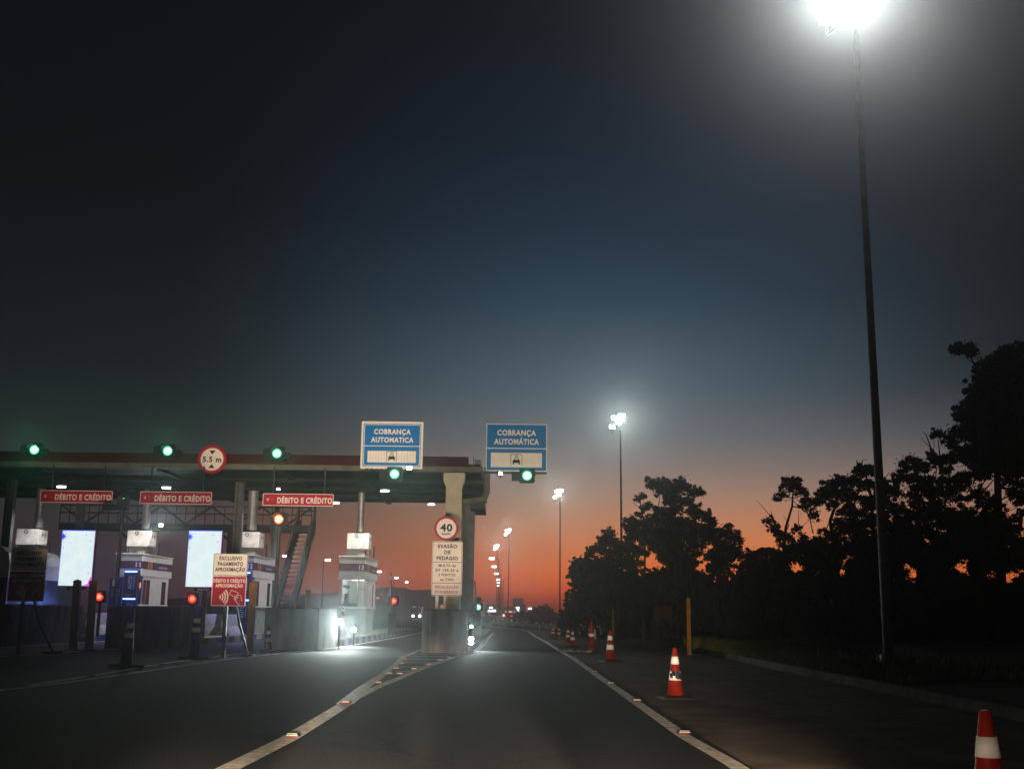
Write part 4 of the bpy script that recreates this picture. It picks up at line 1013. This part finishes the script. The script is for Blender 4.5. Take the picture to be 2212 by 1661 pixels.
def make_car(rear=True):
    t = thing('distant_car', '', 'car', group='cars far down the road')
    MB().use('carpaint').prism([(-.85, .3), (.85, .3), (.88, .8), (.62, 1.42), (-.62, 1.42), (-.88, .8)][::-1], 0, 4.0).build('body', t)
    for s in (-1, 1): MB().use('taillight' if rear else 'headlight').box(s * .68 - .16, s * .68 + .16, -.03, -.002, .66, .86).build('taillight' if rear else 'headlight', t)
    for x in (-.75, .75):
        for y in (.7, 3.2): wheel(x, y, .3, .2, t)
    return t
k0 = make_car()
for i, (px, py, Y, lb) in enumerate(((961.5, 1335, 0, ''), (1070, 1330.5, 190, 'far car with red tail lights left of the median lamps'), (1098, 1330, 235, 'far car with red tail lights under the third mast'), (1109, 1332, 250, 'far car with red tail lights left of the lit panel'), (1119, 1336, 200, 'far car with red tail lights below the lit panel'), (1058, 1344, 118, 'far car with red tail lights low beside the lane bend'))):
    if not lb: continue
    o = k0 if i == 1 else dup(k0); q = at(px, py, Y); o.location = (q.x, Y, q.z - .76); tag(o, lb, 'car')
kh = make_car(False); q = at(1044, 1331, 150); kh.location = (q.x, 150, max(0, q.z - .76)); kh.scale = (.9,) * 3; tag(kh, 'far car with a pair of white headlights right of the green signal', 'car')
q = at(899.5, 1326, 190); t = thing('minibus', 'approaching van with two violet white headlights and an orange side', 'van', (q.x, 190, .1))
MB().use('carpaint').prism([(-.9, .2), (.9, .2), (.95, 1.2), (.86, 2.0), (.7, 2.15), (-.7, 2.15), (-.86, 2.0), (-.95, 1.2)][::-1], 0, 5).build('body', t)
MB().use('darkglass').prism([(-.82, 1.15), (.82, 1.15), (.74, 1.95), (-.74, 1.95)][::-1], -.02, -.002).build('windscreen', t)
MB().use('city_peach').box(.5, .93, -.012, -.003, .98, 1.9).build('lit_panel', t)
for s in (-.55, .55): MB().use('headlight').prism(circ(.21, s, .58, 12), -.05, -.003).build('headlight', t)
for s in (-.5, -.3, .4): MB().use('city_white').box(s - .07, s + .07, -.015, -.003, 2.0, 2.08).build('roof_light', t)

# ------------------------------------------------------------------ distance: hills, buildings, far wood
def ridge(prof, Y, depth, m):
    mb = MB().use(m); vs = []; fs = []; n = len(prof)
    for j, (dy, k) in enumerate(((0, 0.0), (depth * .3, .55), (depth * .6, .9), (depth, 1.0), (depth * 1.5, .6))):
        for px, z in prof: vs.append((px, Y + dy, -.3 + z * k + (random.uniform(-.35, .35) if j in (2, 3) else 0)))
    for j in range(4):
        for i in range(n - 1): a = j * n + i; fs.append((a, a + 1, a + n + 1, a + n))
    return mb.add(vs, fs)
prof = []
for k in range(120):
    px = 380 + k * 8.2
    pts = [(380, 1290), (636, 1284), (700, 1281), (735, 1279), (800, 1273), (820, 1269), (856, 1264.5), (880, 1270), (930, 1272), (975, 1284), (1030, 1303), (1060, 1316), (1110, 1322), (1200, 1324), (1400, 1326)]
    for (a, b), (c, d) in zip(pts, pts[1:]):
        if a <= px <= c: py = b + (d - b) * (px - a) / (c - a); break
    q = at(px, py + random.uniform(-.8, .8), 395); prof.append((q.x, q.z))
h = struct('hill', ridge(prof, 355, 40, 'hill'), True)
def zc2(x, y): return ((1900 + x / 4.424) * .54004, (2350 + y / 4.424) * .54004)
def dist_building(i, zx, zy, w, h, m, lb, Y=330, extra=None):
    px, py = zc2(zx, zy); q = at(px, py, Y); t = thing('distant_building', lb, 'building', (q.x, Y, -.05), group='dark buildings with lit signs in the distance')
    top = q.z + h * 1.3 + .6; bw = max(w * 1.6, 3)
    MB().use('concrete').box(-bw / 2, bw / 2, .1, 7, 0, top).build('wall', t); MB().use('steel').box(-bw / 2 - .2, bw / 2 + .2, -.1, 7.2, top + .002, top + .25).build('roof', t)
    MB().use(m).box(-w / 2, w / 2, .0, .09, q.z - h / 2, q.z + h / 2).build('lit_sign', t)
    for k in range(2): MB().use('window_warm' if k else 'city_warm').box(-bw * .35 + k * bw * .5, -bw * .35 + k * bw * .5 + .35, .04, .09, 1.6, 2.0).build('lit_window', t)
for i, (zx, zy, w, h, m, lb) in enumerate(((300, 405, 2.3, .7, 'city_white', 'far building with a wide white lit sign beside the small green signal'), (358, 432, .8, .8, 'city_warm', 'far building with an orange lit sign'), (480, 414, 1.6, .35, 'city_white', 'far building with two small white lights'),
        (505, 486, 1.1, .6, 'city_white', 'far building with a low bright white light'), (520, 556, 2.0, .7, 'city_green', 'far building with a dim green sign'), (615, 422, .9, .5, 'city_warm', 'far building with a small warm light under the mast'), (757, 402, .8, 2.0, 'city_white', 'far building with a tall white lit sign'),
        (803, 415, .9, .9, 'city_green', 'far building with a green and white sign'), (884, 552, 1.2, .8, 'dimyellow', 'far building with a dull yellow panel'))):
    dist_building(i, zx, zy, w, h, m, lb, 330 + (i % 3) * 6)
px, py = zc2(784, 528); q = at(px, py, 170); t = thing('lit_panel', 'upright peach lit panel sign in the distance before the city', 'sign', (q.x, 170, 0))
MB().use('city_peach').box(-.50, .50, 0, .08, q.z - .9, q.z + .9).build('panel', t); MB().use('steel').box(-.06, .06, .09, .2, 0, q.z + .8).build('post', t)
for i, (zx, zy) in enumerate(((265, 357), (737, 360), (955, 375), (1062, 392), (1122, 408), (718, 456))):
    px, py = zc2(zx, zy); Y = 300; q = at(px, py, Y); street_lamp(q.x, Y, q.z, .3, 'tiny far street lamp over the city, %s from the left' % ORD[i])
for (px, py), lb in zip(((823, 1282), (816, 1291), (955, 1309), (961, 1309.5)), ('upper', 'lower', 'left paired', 'right paired')):
    q = at(px, py, 340); t = thing('hillside_house', 'small hillside house with an orange lit window, %s one' % lb, 'house', (q.x, 340, q.z - 1.2), group='houses on the dark hill')
    MB().use('hill').box(-1.6, 1.6, .06, 4, -1.0, 2.2).build('wall', t); MB().use('hill').prism([(-1.9, 2.2), (0, 3.2), (1.9, 2.2)][::-1], -.1, 4.1).build('roof', t)
    MB().use('window_warm').box(-.45, .45, .0, .055, .85, 1.5).build('window', t)

# ------------------------------------------------------------------ trees
def z7(x, y): return ((2200 + x / 1.384) * .54004, (1500 + y / 1.384) * .54004, .54004 / 1.384)
def z8(x, y): return ((3000 + x / 1.1861) * .54004, (1300 + y / 1.1861) * .54004, .54004 / 1.1861)
def leaves(mb, c, r, n, ll, lw, flat=.8):
    for _ in range(n):
        d = Vector((random.gauss(0, 1), random.gauss(0, 1), random.gauss(0, 1))).normalized() * (random.random() ** .42) * r * random.uniform(.8, 1.15)
        d.z *= flat; p = c + d
        u = Vector((random.gauss(0, 1), random.gauss(0, 1), random.gauss(0, 1) - .5)).normalized(); w = u.orthogonal().normalized()
        w.rotate(Matrix.Rotation(random.random() * 6.28, 3, u)); l = ll * random.uniform(.6, 1.25); k = lw * random.uniform(.7, 1.2)
        a, b = u * l / 2, w * k / 2
        mb.add([p - a, p + b - a * .1, p + a, p - b - a * .1], [(0, 1, 2, 3)])
def tree(label, zf, clumps, trunk, Y, base, dens=760, jit=1.3, ll=.18, lw=.072, twigs=(), group='trees on the right verge', r0=.20, name='eucalyptus_tree', lm='leaf', fill=()):
    fill2 = fill[5:]; fill = [(random.uniform(fill[0], fill[2]), random.uniform(fill[1], fill[3]), random.uniform(26, 46)) for _ in range(fill[4])] if fill else []
    if fill2: fill += [(random.uniform(fill2[0], fill2[2]), random.uniform(fill2[1], fill2[3]), random.uniform(34, 60)) for _ in range(fill2[4])]
    bx, bz = base, .1
    q = at(*zf(*trunk[0])[:2], Y); X0 = q.x
    t = thing(name, label, 'tree', (X0, Y, bz), group=group); O = Vector((X0, Y, bz))
    C = []; clumps = list(clumps) + fill
    for c in clumps:
        px, py, s = zf(c[0], c[1]); y = Y + random.uniform(-jit, jit); C.append((at(px, py, y) - O, c[2] * s / FPX * Y))
    tr = [Vector((0, 0, -.2))]
    for p in trunk[1:]: px, py, s = zf(*p); tr.append(at(px, py, Y) - O)
    tr = [Vector(p) for p in smoothpts([tuple(p) for p in tr], 4)]
    n = len(tr); rad = [r0 * (1 - .72 * i / (n - 1)) for i in range(n)]
    mb = MB().use('bark').path(tr, rad, 8)
    nodes = [(p, r) for p, r in zip(tr, rad)][max(1, n // 4):]
    for c, r in sorted(C, key=lambda v: min((v[0] - p).length for p in tr)):
        best = min(nodes, key=lambda v: (v[0] - c).length + (0 if v[0].z < c.z + .1 else .8) + .25 * abs(v[0].z - (c.z - .4)))
        p0, pr = best; d = c - p0; mid = p0 + d * .5 + Vector((random.gauss(0, .08), random.gauss(0, .08), -.06)) * d.length
        ra = max(.014, min(pr * .75, .02 + .025 * d.length)); rb = max(.010, ra * .55)
        mb.path([p0, mid, c], [ra, (ra + rb) / 2, rb], 5); nodes += [(mid, (ra + rb) / 2), (c, rb)]
        for _ in range(3):
            e = c + Vector((random.gauss(0, 1), random.gauss(0, 1), random.gauss(.2, 1))).normalized() * r * 1.0
            mb.path([c, (c + e) / 2 + Vector((0, 0, .05)), e], [rb * .6, rb * .45, .006], 4)
    for tw in twigs:
        pts = [at(*zf(*p)[:2], Y) - O for p in tw]; mb.path(pts, [.03 - .022 * i / (len(pts) - 1) for i in range(len(pts))], 5)
    mb.build('trunk', t, True)
    mb = MB().use(lm)
    for c, r in C:
        leaves(mb, c, r * .92, int(30 + dens * .75 * r * r / .30), ll, lw)
        for _ in range(6):
            d = Vector((random.gauss(0, 1), random.gauss(0, .8), random.gauss(.15, .8))).normalized() * r * random.uniform(.85, 1.3)
            rr = r * random.uniform(.22, .45); leaves(mb, c + d, rr, int(10 + dens * rr * rr / .28), ll * .9, lw * .85)
        for _ in range(int(14 + 40 * r)):
            d = Vector((random.gauss(0, 1), random.gauss(0, 1), random.gauss(0, .9))).normalized() * r * random.uniform(1.0, 1.45); leaves(mb, c + d, .03, 1, ll * .8, lw * .7)
    mb.build('crown', t)
    return t
A1 = [(590,610,48),(640,598,38),(560,600,26),(615,640,36),(700,635,50),(735,610,40),(790,650,42),(840,655,22),(820,640,22),(680,690,48),(740,700,42),(660,655,38),(720,600,30),
      (800,740,38),(840,770,38),(880,800,32),(905,808,18),(815,770,30),(590,740,26),(640,755,40),(700,745,35),(545,720,17),(560,800,48),(620,805,55),(690,815,60),(760,820,58),(535,850,52),(610,870,65),(690,880,70),(770,880,65),(840,850,50),(860,890,42),(560,920,55),(640,950,68),(720,950,70),(800,930,50),(700,1010,60),(630,1010,50),(760,1010,55),(820,980,36),(680,1070,50),(740,1060,45),(800,1040,34)]
tree('tall eucalyptus with a domed top left of the gap', z7, A1, [(700, 1330), (705, 1150), (690, 950), (680, 760), (690, 640)], 64, 0, fill=(520, 1060, 860, 1250, 26), twigs=([(520, 790), (500, 740), (470, 715), (455, 705)], [(600, 720), (608, 680), (590, 640)]))
A2 = [(900,865,38),(950,875,46),(1000,885,46),(1040,915,38),(920,920,38),(980,950,55),(1030,970,42),(930,1000,50),(990,1010,44),(900,985,30),(1050,1000,26),(880,1010,26),(960,1045,36),(870,900,30)]
tree('broad flat topped eucalyptus right of the domed tree', z7, A2, [(925, 1340), (925, 1180), (930, 1090), (940, 1000), (960, 920)], 60, 0, r0=.15, fill=(830, 1050, 1060, 1230, 15), twigs=([(925, 1100), (880, 1010), (840, 955)], [(930, 1090), (1000, 1060), (1050, 1040)]))
A3 = [(325,875,33),(308,905,38),(350,925,42),(300,940,28),(260,955,38),(232,978,28),(213,988,17),(380,955,42),(330,985,42),(440,815,36),(470,825,46),(450,865,38),(438,905,32),(490,895,42),(430,950,46),(485,975,48),(400,1015,55),(300,1035,46),(250,1055,38),(222,1085,32),(192,1108,20),(158,1153,17),(185,1140,15),(240,1120,50),(350,1060,60),(460,1040,55),(330,1120,55)]
tree('low spreading tree at the left end of the tree line', z7, A3, [(385, 1350), (380, 1200), (375, 1060), (390, 940)], 60, 0, r0=.14, fill=(200, 1080, 520, 1250, 30), twigs=([(270, 1040), (265, 990), (258, 960)],))
A4 = [(500,678,24),(480,690,14),(515,668,16),(528,735,24),(545,720,16),(510,735,13)]
tree('thin sparse sapling rising left of the domed eucalyptus', z7, A4, [(520, 1330), (525, 1000), (520, 820), (505, 740), (500, 690)], 66, 0, r0=.07, dens=480)
A5 = [(1090,1005,36),(1120,995,34),(1145,1040,44),(1105,1055,38),(1175,1075,32),(1060,1060,28),(1130,1100,45),(1200,1110,36),(1070,1110,40)]
tree('small rounded tree in the gap between the two tree groups', z7, A5, [(1120, 1340), (1120, 1200), (1118, 1080), (1115, 1020)], 58, 0, r0=.11, fill=(1030, 1110, 1220, 1220, 12))
B = [(190,760,38),(220,772,33),(152,800,28),(172,738,24),(205,740,24),(120,822,14),(250,790,20),(270,800,15),(85,930,22),(112,960,26),(150,1000,36),(180,1012,32),(280,860,40),(305,905,26),(222,965,20),(130,985,22),(255,830,18),(300,840,20)]
tree('sparse eucalyptus with bare twigs beside the palm', z8, B, [(150, 1430), (155, 1200), (160, 1060), (170, 960), (200, 860), (205, 780)], 52, 0, r0=.11, dens=520, fill=(60, 1080, 300, 1230, 18), twigs=([(150, 1010), (120, 930), (75, 880), (30, 830)], [(100, 905), (85, 930)], [(105, 910), (100, 880)], [(160, 1000), (185, 950), (160, 905)], [(300, 990), (280, 900), (200, 830), (150, 830)], [(350, 1000), (390, 900), (415, 860)], [(250, 1000), (230, 940), (232, 880)]))
Cc = [(350,788,36),(390,757,40),(430,740,40),(470,748,40),(330,836,32),(400,800,40),(450,800,45),(490,818,36),(505,740,30),(400,850,30),(440,885,30),(470,860,30),(500,895,46),(460,945,55),(520,955,64),(410,995,50),(350,1025,46),(300,1055,46),(255,1030,36),(230,1068,36),(205,1060,36),(520,1045,70),(440,1070,55),(330,1105,45),(270,1110,50),(540,1120,60)]
tree('wide eucalyptus left of the tall lamp mast', z8, Cc, [(420, 1430), (420, 1250), (400, 1050), (380, 930), (420, 810)], 50, 0, r0=.17, fill=(280, 1040, 560, 1240, 30), twigs=([(430, 960), (470, 880), (480, 800)], [(510, 690), (505, 640)], [(520, 690), (535, 640), (560, 635)]))
D_ = [(530,690,32),(562,682,27),(515,700,24),(600,760,36),(640,778,46),(620,830,55),(560,850,46),(690,795,36),(580,930,46),(640,895,46),(700,875,46),(660,960,40),(550,760,40),(590,700,28),(640,1000,40),(690,960,34),(600,1050,55),(690,1060,50),(640,1130,55)]
tree('dark eucalyptus directly behind the tall lamp mast', z8, D_, [(590, 1430), (590, 1200), (585, 980), (575, 820), (550, 710)], 48, 0, r0=.16, fill=(500, 980, 740, 1260, 34), twigs=([(640, 780), (645, 720), (665, 695)], [(510, 690), (508, 635)]))
E_ = [(730,660,32),(762,640,28),(790,665,36),(830,675,36),(720,715,36),(698,738,22),(780,725,40),(840,735,40),(860,795,54),(780,815,54),(800,895,54),(740,945,54),(870,640,26),(900,650,26),(890,513,24),(912,520,16),(872,525,14),(860,615,20),(880,870,50),(850,960,60),(930,690,30),(780,1040,60),(860,1080,60),(940,1010,50)]
tree('bushy tree between the lamp mast and the tallest tree', z8, E_, [(800, 1430), (805, 1200), (800, 1000), (800, 840), (790, 700)], 44, 0, r0=.16, fill=(680, 960, 980, 1260, 40), twigs=([(905, 640), (860, 585), (810, 535)], [(900, 620), (895, 560), (890, 520)], [(860, 585), (835, 520), (820, 505)], [(880, 740), (885, 680), (870, 640)]))
Ff = [(1000,118,38),(1040,112,32),(1055,135,26),(965,122,22),(985,100,22),(1130,190,55),(1190,150,46),(1240,120,42),(1300,108,46),(1100,245,46),(1070,305,32),(1155,275,75),(1240,235,85),(1335,215,85),(1040,395,46),(1000,425,40),(1080,375,55),(1150,395,85),(1260,375,100),(1370,350,90),(980,515,46),(958,565,36),(1040,515,64),(1130,525,85),(1250,535,100),(1360,520,90),(1000,615,54),(930,635,34),(1080,630,70),(1180,640,66),(1290,660,80),(1120,570,70),
      (1000,745,74),(930,795,64),(1080,800,42),(1140,850,50),(905,895,74),(1000,925,74),(1100,955,54),(1310,830,52),(1150,1005,70),(1000,1055,80),(1290,1085,76),(1200,1120,80),(1100,1150,74),(900,1080,80),(1380,1000,60),(1370,700,60),(1180,900,40),(1250,800,44),(1330,760,60),(1380,820,60),(1230,730,44),(1390,620,70),(1300,580,70),(1340,430,80),(1210,460,70),(1320,310,70),(1230,320,70),(1120,460,60),(1060,460,55),(1380,460,80),(1390,250,70),(1150,330,55)]
tree('tallest dense tree filling the right edge', z8, Ff, [(1190, 1500), (1190, 1200), (1180, 900), (1170, 640), (1180, 350)], 38, 0, r0=.22, fill=(940, 900, 1400, 1330, 90, 1080, 190, 1420, 700, 60), ll=.16, lw=.066, dens=1000, twigs=([(1080, 200), (1060, 180), (1010, 150)], [(1060, 180), (1045, 150), (1040, 120)], [(1100, 800), (1150, 740), (1210, 690)], [(1090, 770), (1130, 720), (1160, 690)]))
# palm in the gap
q = at(*z8(75, 1060)[:2], 56); t = thing('palm_tree', 'drooping palm between the gap and the sparse eucalyptus', 'tree', (q.x, 56, .1), group='trees on the right verge')
MB().use('bark').path([(0, 0, -.1), (.03, 0, 2), (0, 0, q.z - .1)], [.14, .11, .09], 8).build('trunk', t)
mb = MB().use('leaf')
for k in range(46):
    a = 2 * PI * k / 46 + random.uniform(-.1, .1); L = random.uniform(1.2, 1.9); up = random.uniform(.1, 1.0); pts = []
    for s in range(7):
        u = s / 6; pts.append(Vector((math.cos(a) * L * u * .75, math.sin(a) * L * u * .75, q.z - .1 + up * u * .8 - 1.5 * u * u * L * .8)))
    mb.path(pts, [.016 - .012 * s / 6 for s in range(7)], 4)
    for s in range(1, 7):
        for sd in (-1, 1):
            for h in range(3):
                p = pts[s - 1].lerp(pts[s], h / 3); tip = p + Vector((-math.sin(a) * sd * .10, math.cos(a) * sd * .10, -.30)); mb.add([p, p + Vector((.03, 0, -.02)), tip], [(0, 1, 2)])
mb.build('crown', t)
# shrubs filling the dark bank below the crowns
def shrub(label, X, Y, w, h, n=None):
    t = thing('shrub', label, 'shrub', (X, Y, .1), group='shrubs under the trees')
    mb = MB().use('bark')
    for k in range(5): a = k * 1.3; mb.path([(0, 0, -.1), (math.cos(a) * w * .2, math.sin(a) * .4, h * .4), (math.cos(a) * w * .4, math.sin(a) * .6, h * .75)], [.05, .035, .015], 5)
    mb.build('stem', t); mb = MB().use('bush')
    k = n or int(w * h * 1.5)
    for _ in range(k):
        u = random.uniform(-1, 1); x = u * w / 2; z = random.random() ** .8 * h * (1 - .35 * u * u); r = random.uniform(.4, .75)
        leaves(mb, Vector((x, random.uniform(-.7, .7), max(.25, z))), r, int(260 * r * r), .36, .2, .9)
    mb.build('foliage', t)
SH = [(1262, 70, 3.5, 2.0)] + [(1300 + k * 50.5, 69 - k * 1.4, 4.2, 3.3 - .045 * k + .3 * math.sin(k * 2.1)) for k in range(19)]
for i, (px, Y, w, h) in enumerate(SH):
    q = gr(px, 1380); X = at(px, 1330, Y).x
    shrub('dark leafy shrub merging into the black bank under the roadside trees', X, Y, w, h)
# woodland behind, one mass
mb = MB().use('bush')
for k in range(330):
    px = random.uniform(1255, 2290); Y = random.uniform(70, 84); X = at(px, 1330, Y).x
    top = 3.3 + .6 * math.sin(px * .031) + .3 * math.sin(px * .11)
    z = random.random() ** .7 * top; r = random.uniform(.8, 1.3)
    leaves(mb, Vector((X, Y, max(.4, z))), r, int(150 * r * r), .55, .34, .9)
o = mb.build('woodland'); o['kind'] = 'stuff'; o['label'] = 'dark wood seen between and under the trunks'
mb = MB().use('bush')
for k in range(300):
    px = random.uniform(1120, 1420); Y = random.uniform(150, 230); q = at(px, 1332, Y)
    top = 1333 - (10 + 6 * math.sin(px * .05) + 5 * math.sin(px * .13) if px > 1155 else 3 + 2 * math.sin(px * .2))
    zt = at(px, top, Y).z; z = random.uniform(.3, max(.6, zt - .5)); r = random.uniform(.7, 1.3)
    leaves(mb, Vector((q.x, Y, z)), r, int(70 * r * r), .7, .45, .9)
o = mb.build('far_treeline'); o['kind'] = 'stuff'; o['label'] = 'low black treeline on the horizon between road and trees'

# ------------------------------------------------------------------ own car headlights, plus spots added to brighten signs, gore lines and near cone
WARM = (1.0, .80, .62)
for sx in (-.6, .6):
    lamp('low_beam', 'SPOT', (sx, 1.0, .62), 900, WARM, (-.9 + sx * .4, 30, -.05), 40, .9, .08)
    lamp('right_beam', 'SPOT', (sx, 1.0, .62), 9000, WARM, (4.0, 40, .70), 14, .9, .08)
    for ax, pw in ((-12.5, 44000), (10, 40000)):
        e = R(-10.5); lamp('dipped_beam', 'SPOT', (sx, 1.0, .62), pw, WARM, (sx + 20 * math.sin(R(ax)) * math.cos(e), 1 + 20 * math.cos(R(ax)) * math.cos(e), .62 + 20 * math.sin(e)), 17, .8, .08)
    lamp('gore_fill', 'SPOT', (sx, 1.0, .62), 36000, WARM, (sx - 20 * math.sin(R(4.6)), 21, .62 - 20 * math.tan(R(4.4))), 9.2, .5, .08)  # extra spot added to brighten the gore lines
    lamp('cone_fill', 'SPOT', (sx, 1.0, .62), 135, WARM, (3.0, 7.2, .75), 24, .9, .08)  # weak extra spot added to brighten the nearest cone
    for ax, pw, half in ((-5, 21000, 12.5), (-14.6, 19000, 11.6)):
        e = R(13 if ax > -9 else 12); lamp('sign_fill', 'SPOT', (sx, 1.0, .62), pw, WARM, (sx + 30 * math.sin(R(ax)) * math.cos(e), 1 + 30 * math.cos(R(ax)) * math.cos(e), .62 + 30 * math.sin(e)), 2 * half, .35, .03)  # added spots aimed upwards to brighten the reflective signs

# ------------------------------------------------------------------ haze, sky
mb = MB(); m = bpy.data.materials.new('haze'); m.use_nodes = True; nt = m.node_tree; nt.nodes.remove(nt.nodes['Principled BSDF'])
pv = nt.nodes.new('ShaderNodeVolumePrincipled'); pv.inputs['Color'].default_value = (.86, .90, .92, 1); pv.inputs['Density'].default_value = 0.0012; pv.inputs['Anisotropy'].default_value = .93
nt.links.new(pv.outputs[0], nt.nodes['Material Output'].inputs['Volume'])
M['haze'] = m; m.cycles.volume_sampling = 'EQUIANGULAR'; m.cycles.homogeneous_volume = True
o = MB().use('haze').box(-425, 425, -55, 450, -1.05, 22).build('haze'); o['kind'] = 'stuff'; o['label'] = 'thin haze added so that the lamps glow'  # haze added to imitate lens glare around the lamps

w = bpy.data.worlds.new("World"); S.world = w; w.use_nodes = True; w.cycles.sampling_method = 'NONE'; nt = w.node_tree; N = nt.nodes; L = nt.links.new
bg = N['Background']; out = N['World Output']
tc = N.new('ShaderNodeTexCoord'); sep = N.new('ShaderNodeSeparateXYZ'); L(tc.outputs['Generated'], sep.inputs[0])
asn = N.new('ShaderNodeMath'); asn.operation = 'ARCSINE'; L(sep.outputs['Z'], asn.inputs[0])
el = N.new('ShaderNodeMapRange'); el.inputs['From Min'].default_value = R(-2); el.inputs['From Max'].default_value = R(48); L(asn.outputs[0], el.inputs['Value'])
def ramp(stops):
    r = N.new('ShaderNodeValToRGB'); e = r.color_ramp.elements; r.color_ramp.interpolation = 'B_SPLINE' if False else 'EASE'
    r.color_ramp.interpolation = 'LINEAR'
    for i, (d, c) in enumerate(stops):
        p = (d + 2) / 50
        if i < 2: e[i].position = p; x = e[i]
        else: x = e.new(p)
        x.color = (*rgb(*c), 1)
    L(el.outputs[0], r.inputs['Fac']); return r
SUNSIDE = ramp([(-2, (60, 30, 24)), (48, (10, 12, 16)), (0.0, (112, 28, 14)), (0.55, (150, 36, 8)), (1.15, (228, 84, 24)), (2.1, (252, 120, 46)), (3.2, (232, 130, 74)), (4.4, (202, 132, 94)), (5.7, (168, 130, 110)), (7.2, (132, 118, 113)), (8.8, (102, 106, 111)), (11.3, (72, 90, 102)), (15.7, (40, 60, 76)), (19.2, (27, 43, 58)), (23.7, (17, 28, 40)), (29.6, (11, 15, 21))])
AWAY = ramp([(-2, (36, 26, 30)), (48, (10, 10, 11)), (0.0, (48, 33, 38)), (2.9, (52, 40, 47)), (5.5, (38, 40, 45)), (8.9, (24, 32, 35)), (12, (15, 21, 24)), (20, (10, 11, 12))])
# angle away from the afterglow: near the horizon it reaches further to the right than higher up
hl = N.new('ShaderNodeMath'); hl.operation = 'MULTIPLY'; L(sep.outputs['Z'], hl.inputs[0]); L(sep.outputs['Z'], hl.inputs[1])
one = N.new('ShaderNodeMath'); one.operation = 'SUBTRACT'; one.inputs[0].default_value = 1.0; L(hl.outputs[0], one.inputs[1])
sq = N.new('ShaderNodeMath'); sq.operation = 'SQRT'; L(one.outputs[0], sq.inputs[0])
def glow(cen, a0, a1):
    az = N.new('ShaderNodeVectorMath'); az.operation = 'DOT_PRODUCT'; L(tc.outputs['Generated'], az.inputs[0]); az.inputs[1].default_value = (math.sin(R(cen)), math.cos(R(cen)), 0)
    dv = N.new('ShaderNodeMath'); dv.operation = 'DIVIDE'; dv.use_clamp = True; L(az.outputs['Value'], dv.inputs[0]); L(sq.outputs[0], dv.inputs[1])
    acs = N.new('ShaderNodeMath'); acs.operation = 'ARCCOSINE'; L(dv.outputs[0], acs.inputs[0])
    g = N.new('ShaderNodeMapRange'); g.interpolation_type = 'SMOOTHSTEP'; g.inputs['From Min'].default_value = R(a0); g.inputs['From Max'].default_value = R(a1)
    g.inputs['To Min'].default_value = 1; g.inputs['To Max'].default_value = 0; L(acs.outputs[0], g.inputs['Value']); return g
glo, ghi = glow(12.5, 3, 31), glow(5, 1, 23)
hf = N.new('ShaderNodeMapRange'); hf.interpolation_type = 'SMOOTHSTEP'; hf.inputs['From Min'].default_value = R(4); hf.inputs['From Max'].default_value = R(12); L(asn.outputs[0], hf.inputs['Value'])
mr = N.new('ShaderNodeMix'); mr.data_type = 'FLOAT'; L(hf.outputs[0], mr.inputs[0]); L(glo.outputs[0], mr.inputs[2]); L(ghi.outputs[0], mr.inputs[3])
mix = N.new('ShaderNodeMixRGB'); L(mr.outputs[0], mix.inputs['Fac']); L(AWAY.outputs['Color'], mix.inputs['Color1']); L(SUNSIDE.outputs['Color'], mix.inputs['Color2'])
sky = N.new('ShaderNodeTexSky'); sky.sky_type = 'NISHITA'; sky.sun_disc = False; sky.sun_elevation = R(-2.5); sky.sun_rotation = R(8)
sk = N.new('ShaderNodeMixRGB'); sk.blend_type = 'ADD'; sk.inputs['Fac'].default_value = .02; L(mix.outputs[0], sk.inputs['Color1']); L(sky.outputs[0], sk.inputs['Color2'])
L(sk.outputs[0], bg.inputs['Color']); bg.inputs['Strength'].default_value = 1.0

S.view_settings.view_transform = 'Standard'; S.view_settings.look = 'None'; S.view_settings.exposure = 0; S.view_settings.gamma = 1
S.view_settings.use_curve_mapping = False
S.render.engine = 'CYCLES'; c = S.cycles
c.max_bounces = 4; c.diffuse_bounces = 2; c.glossy_bounces = 2; c.transmission_bounces = 3; c.transparent_max_bounces = 8; c.volume_bounces = 0
c.sample_clamp_indirect = 3; c.use_denoising = True
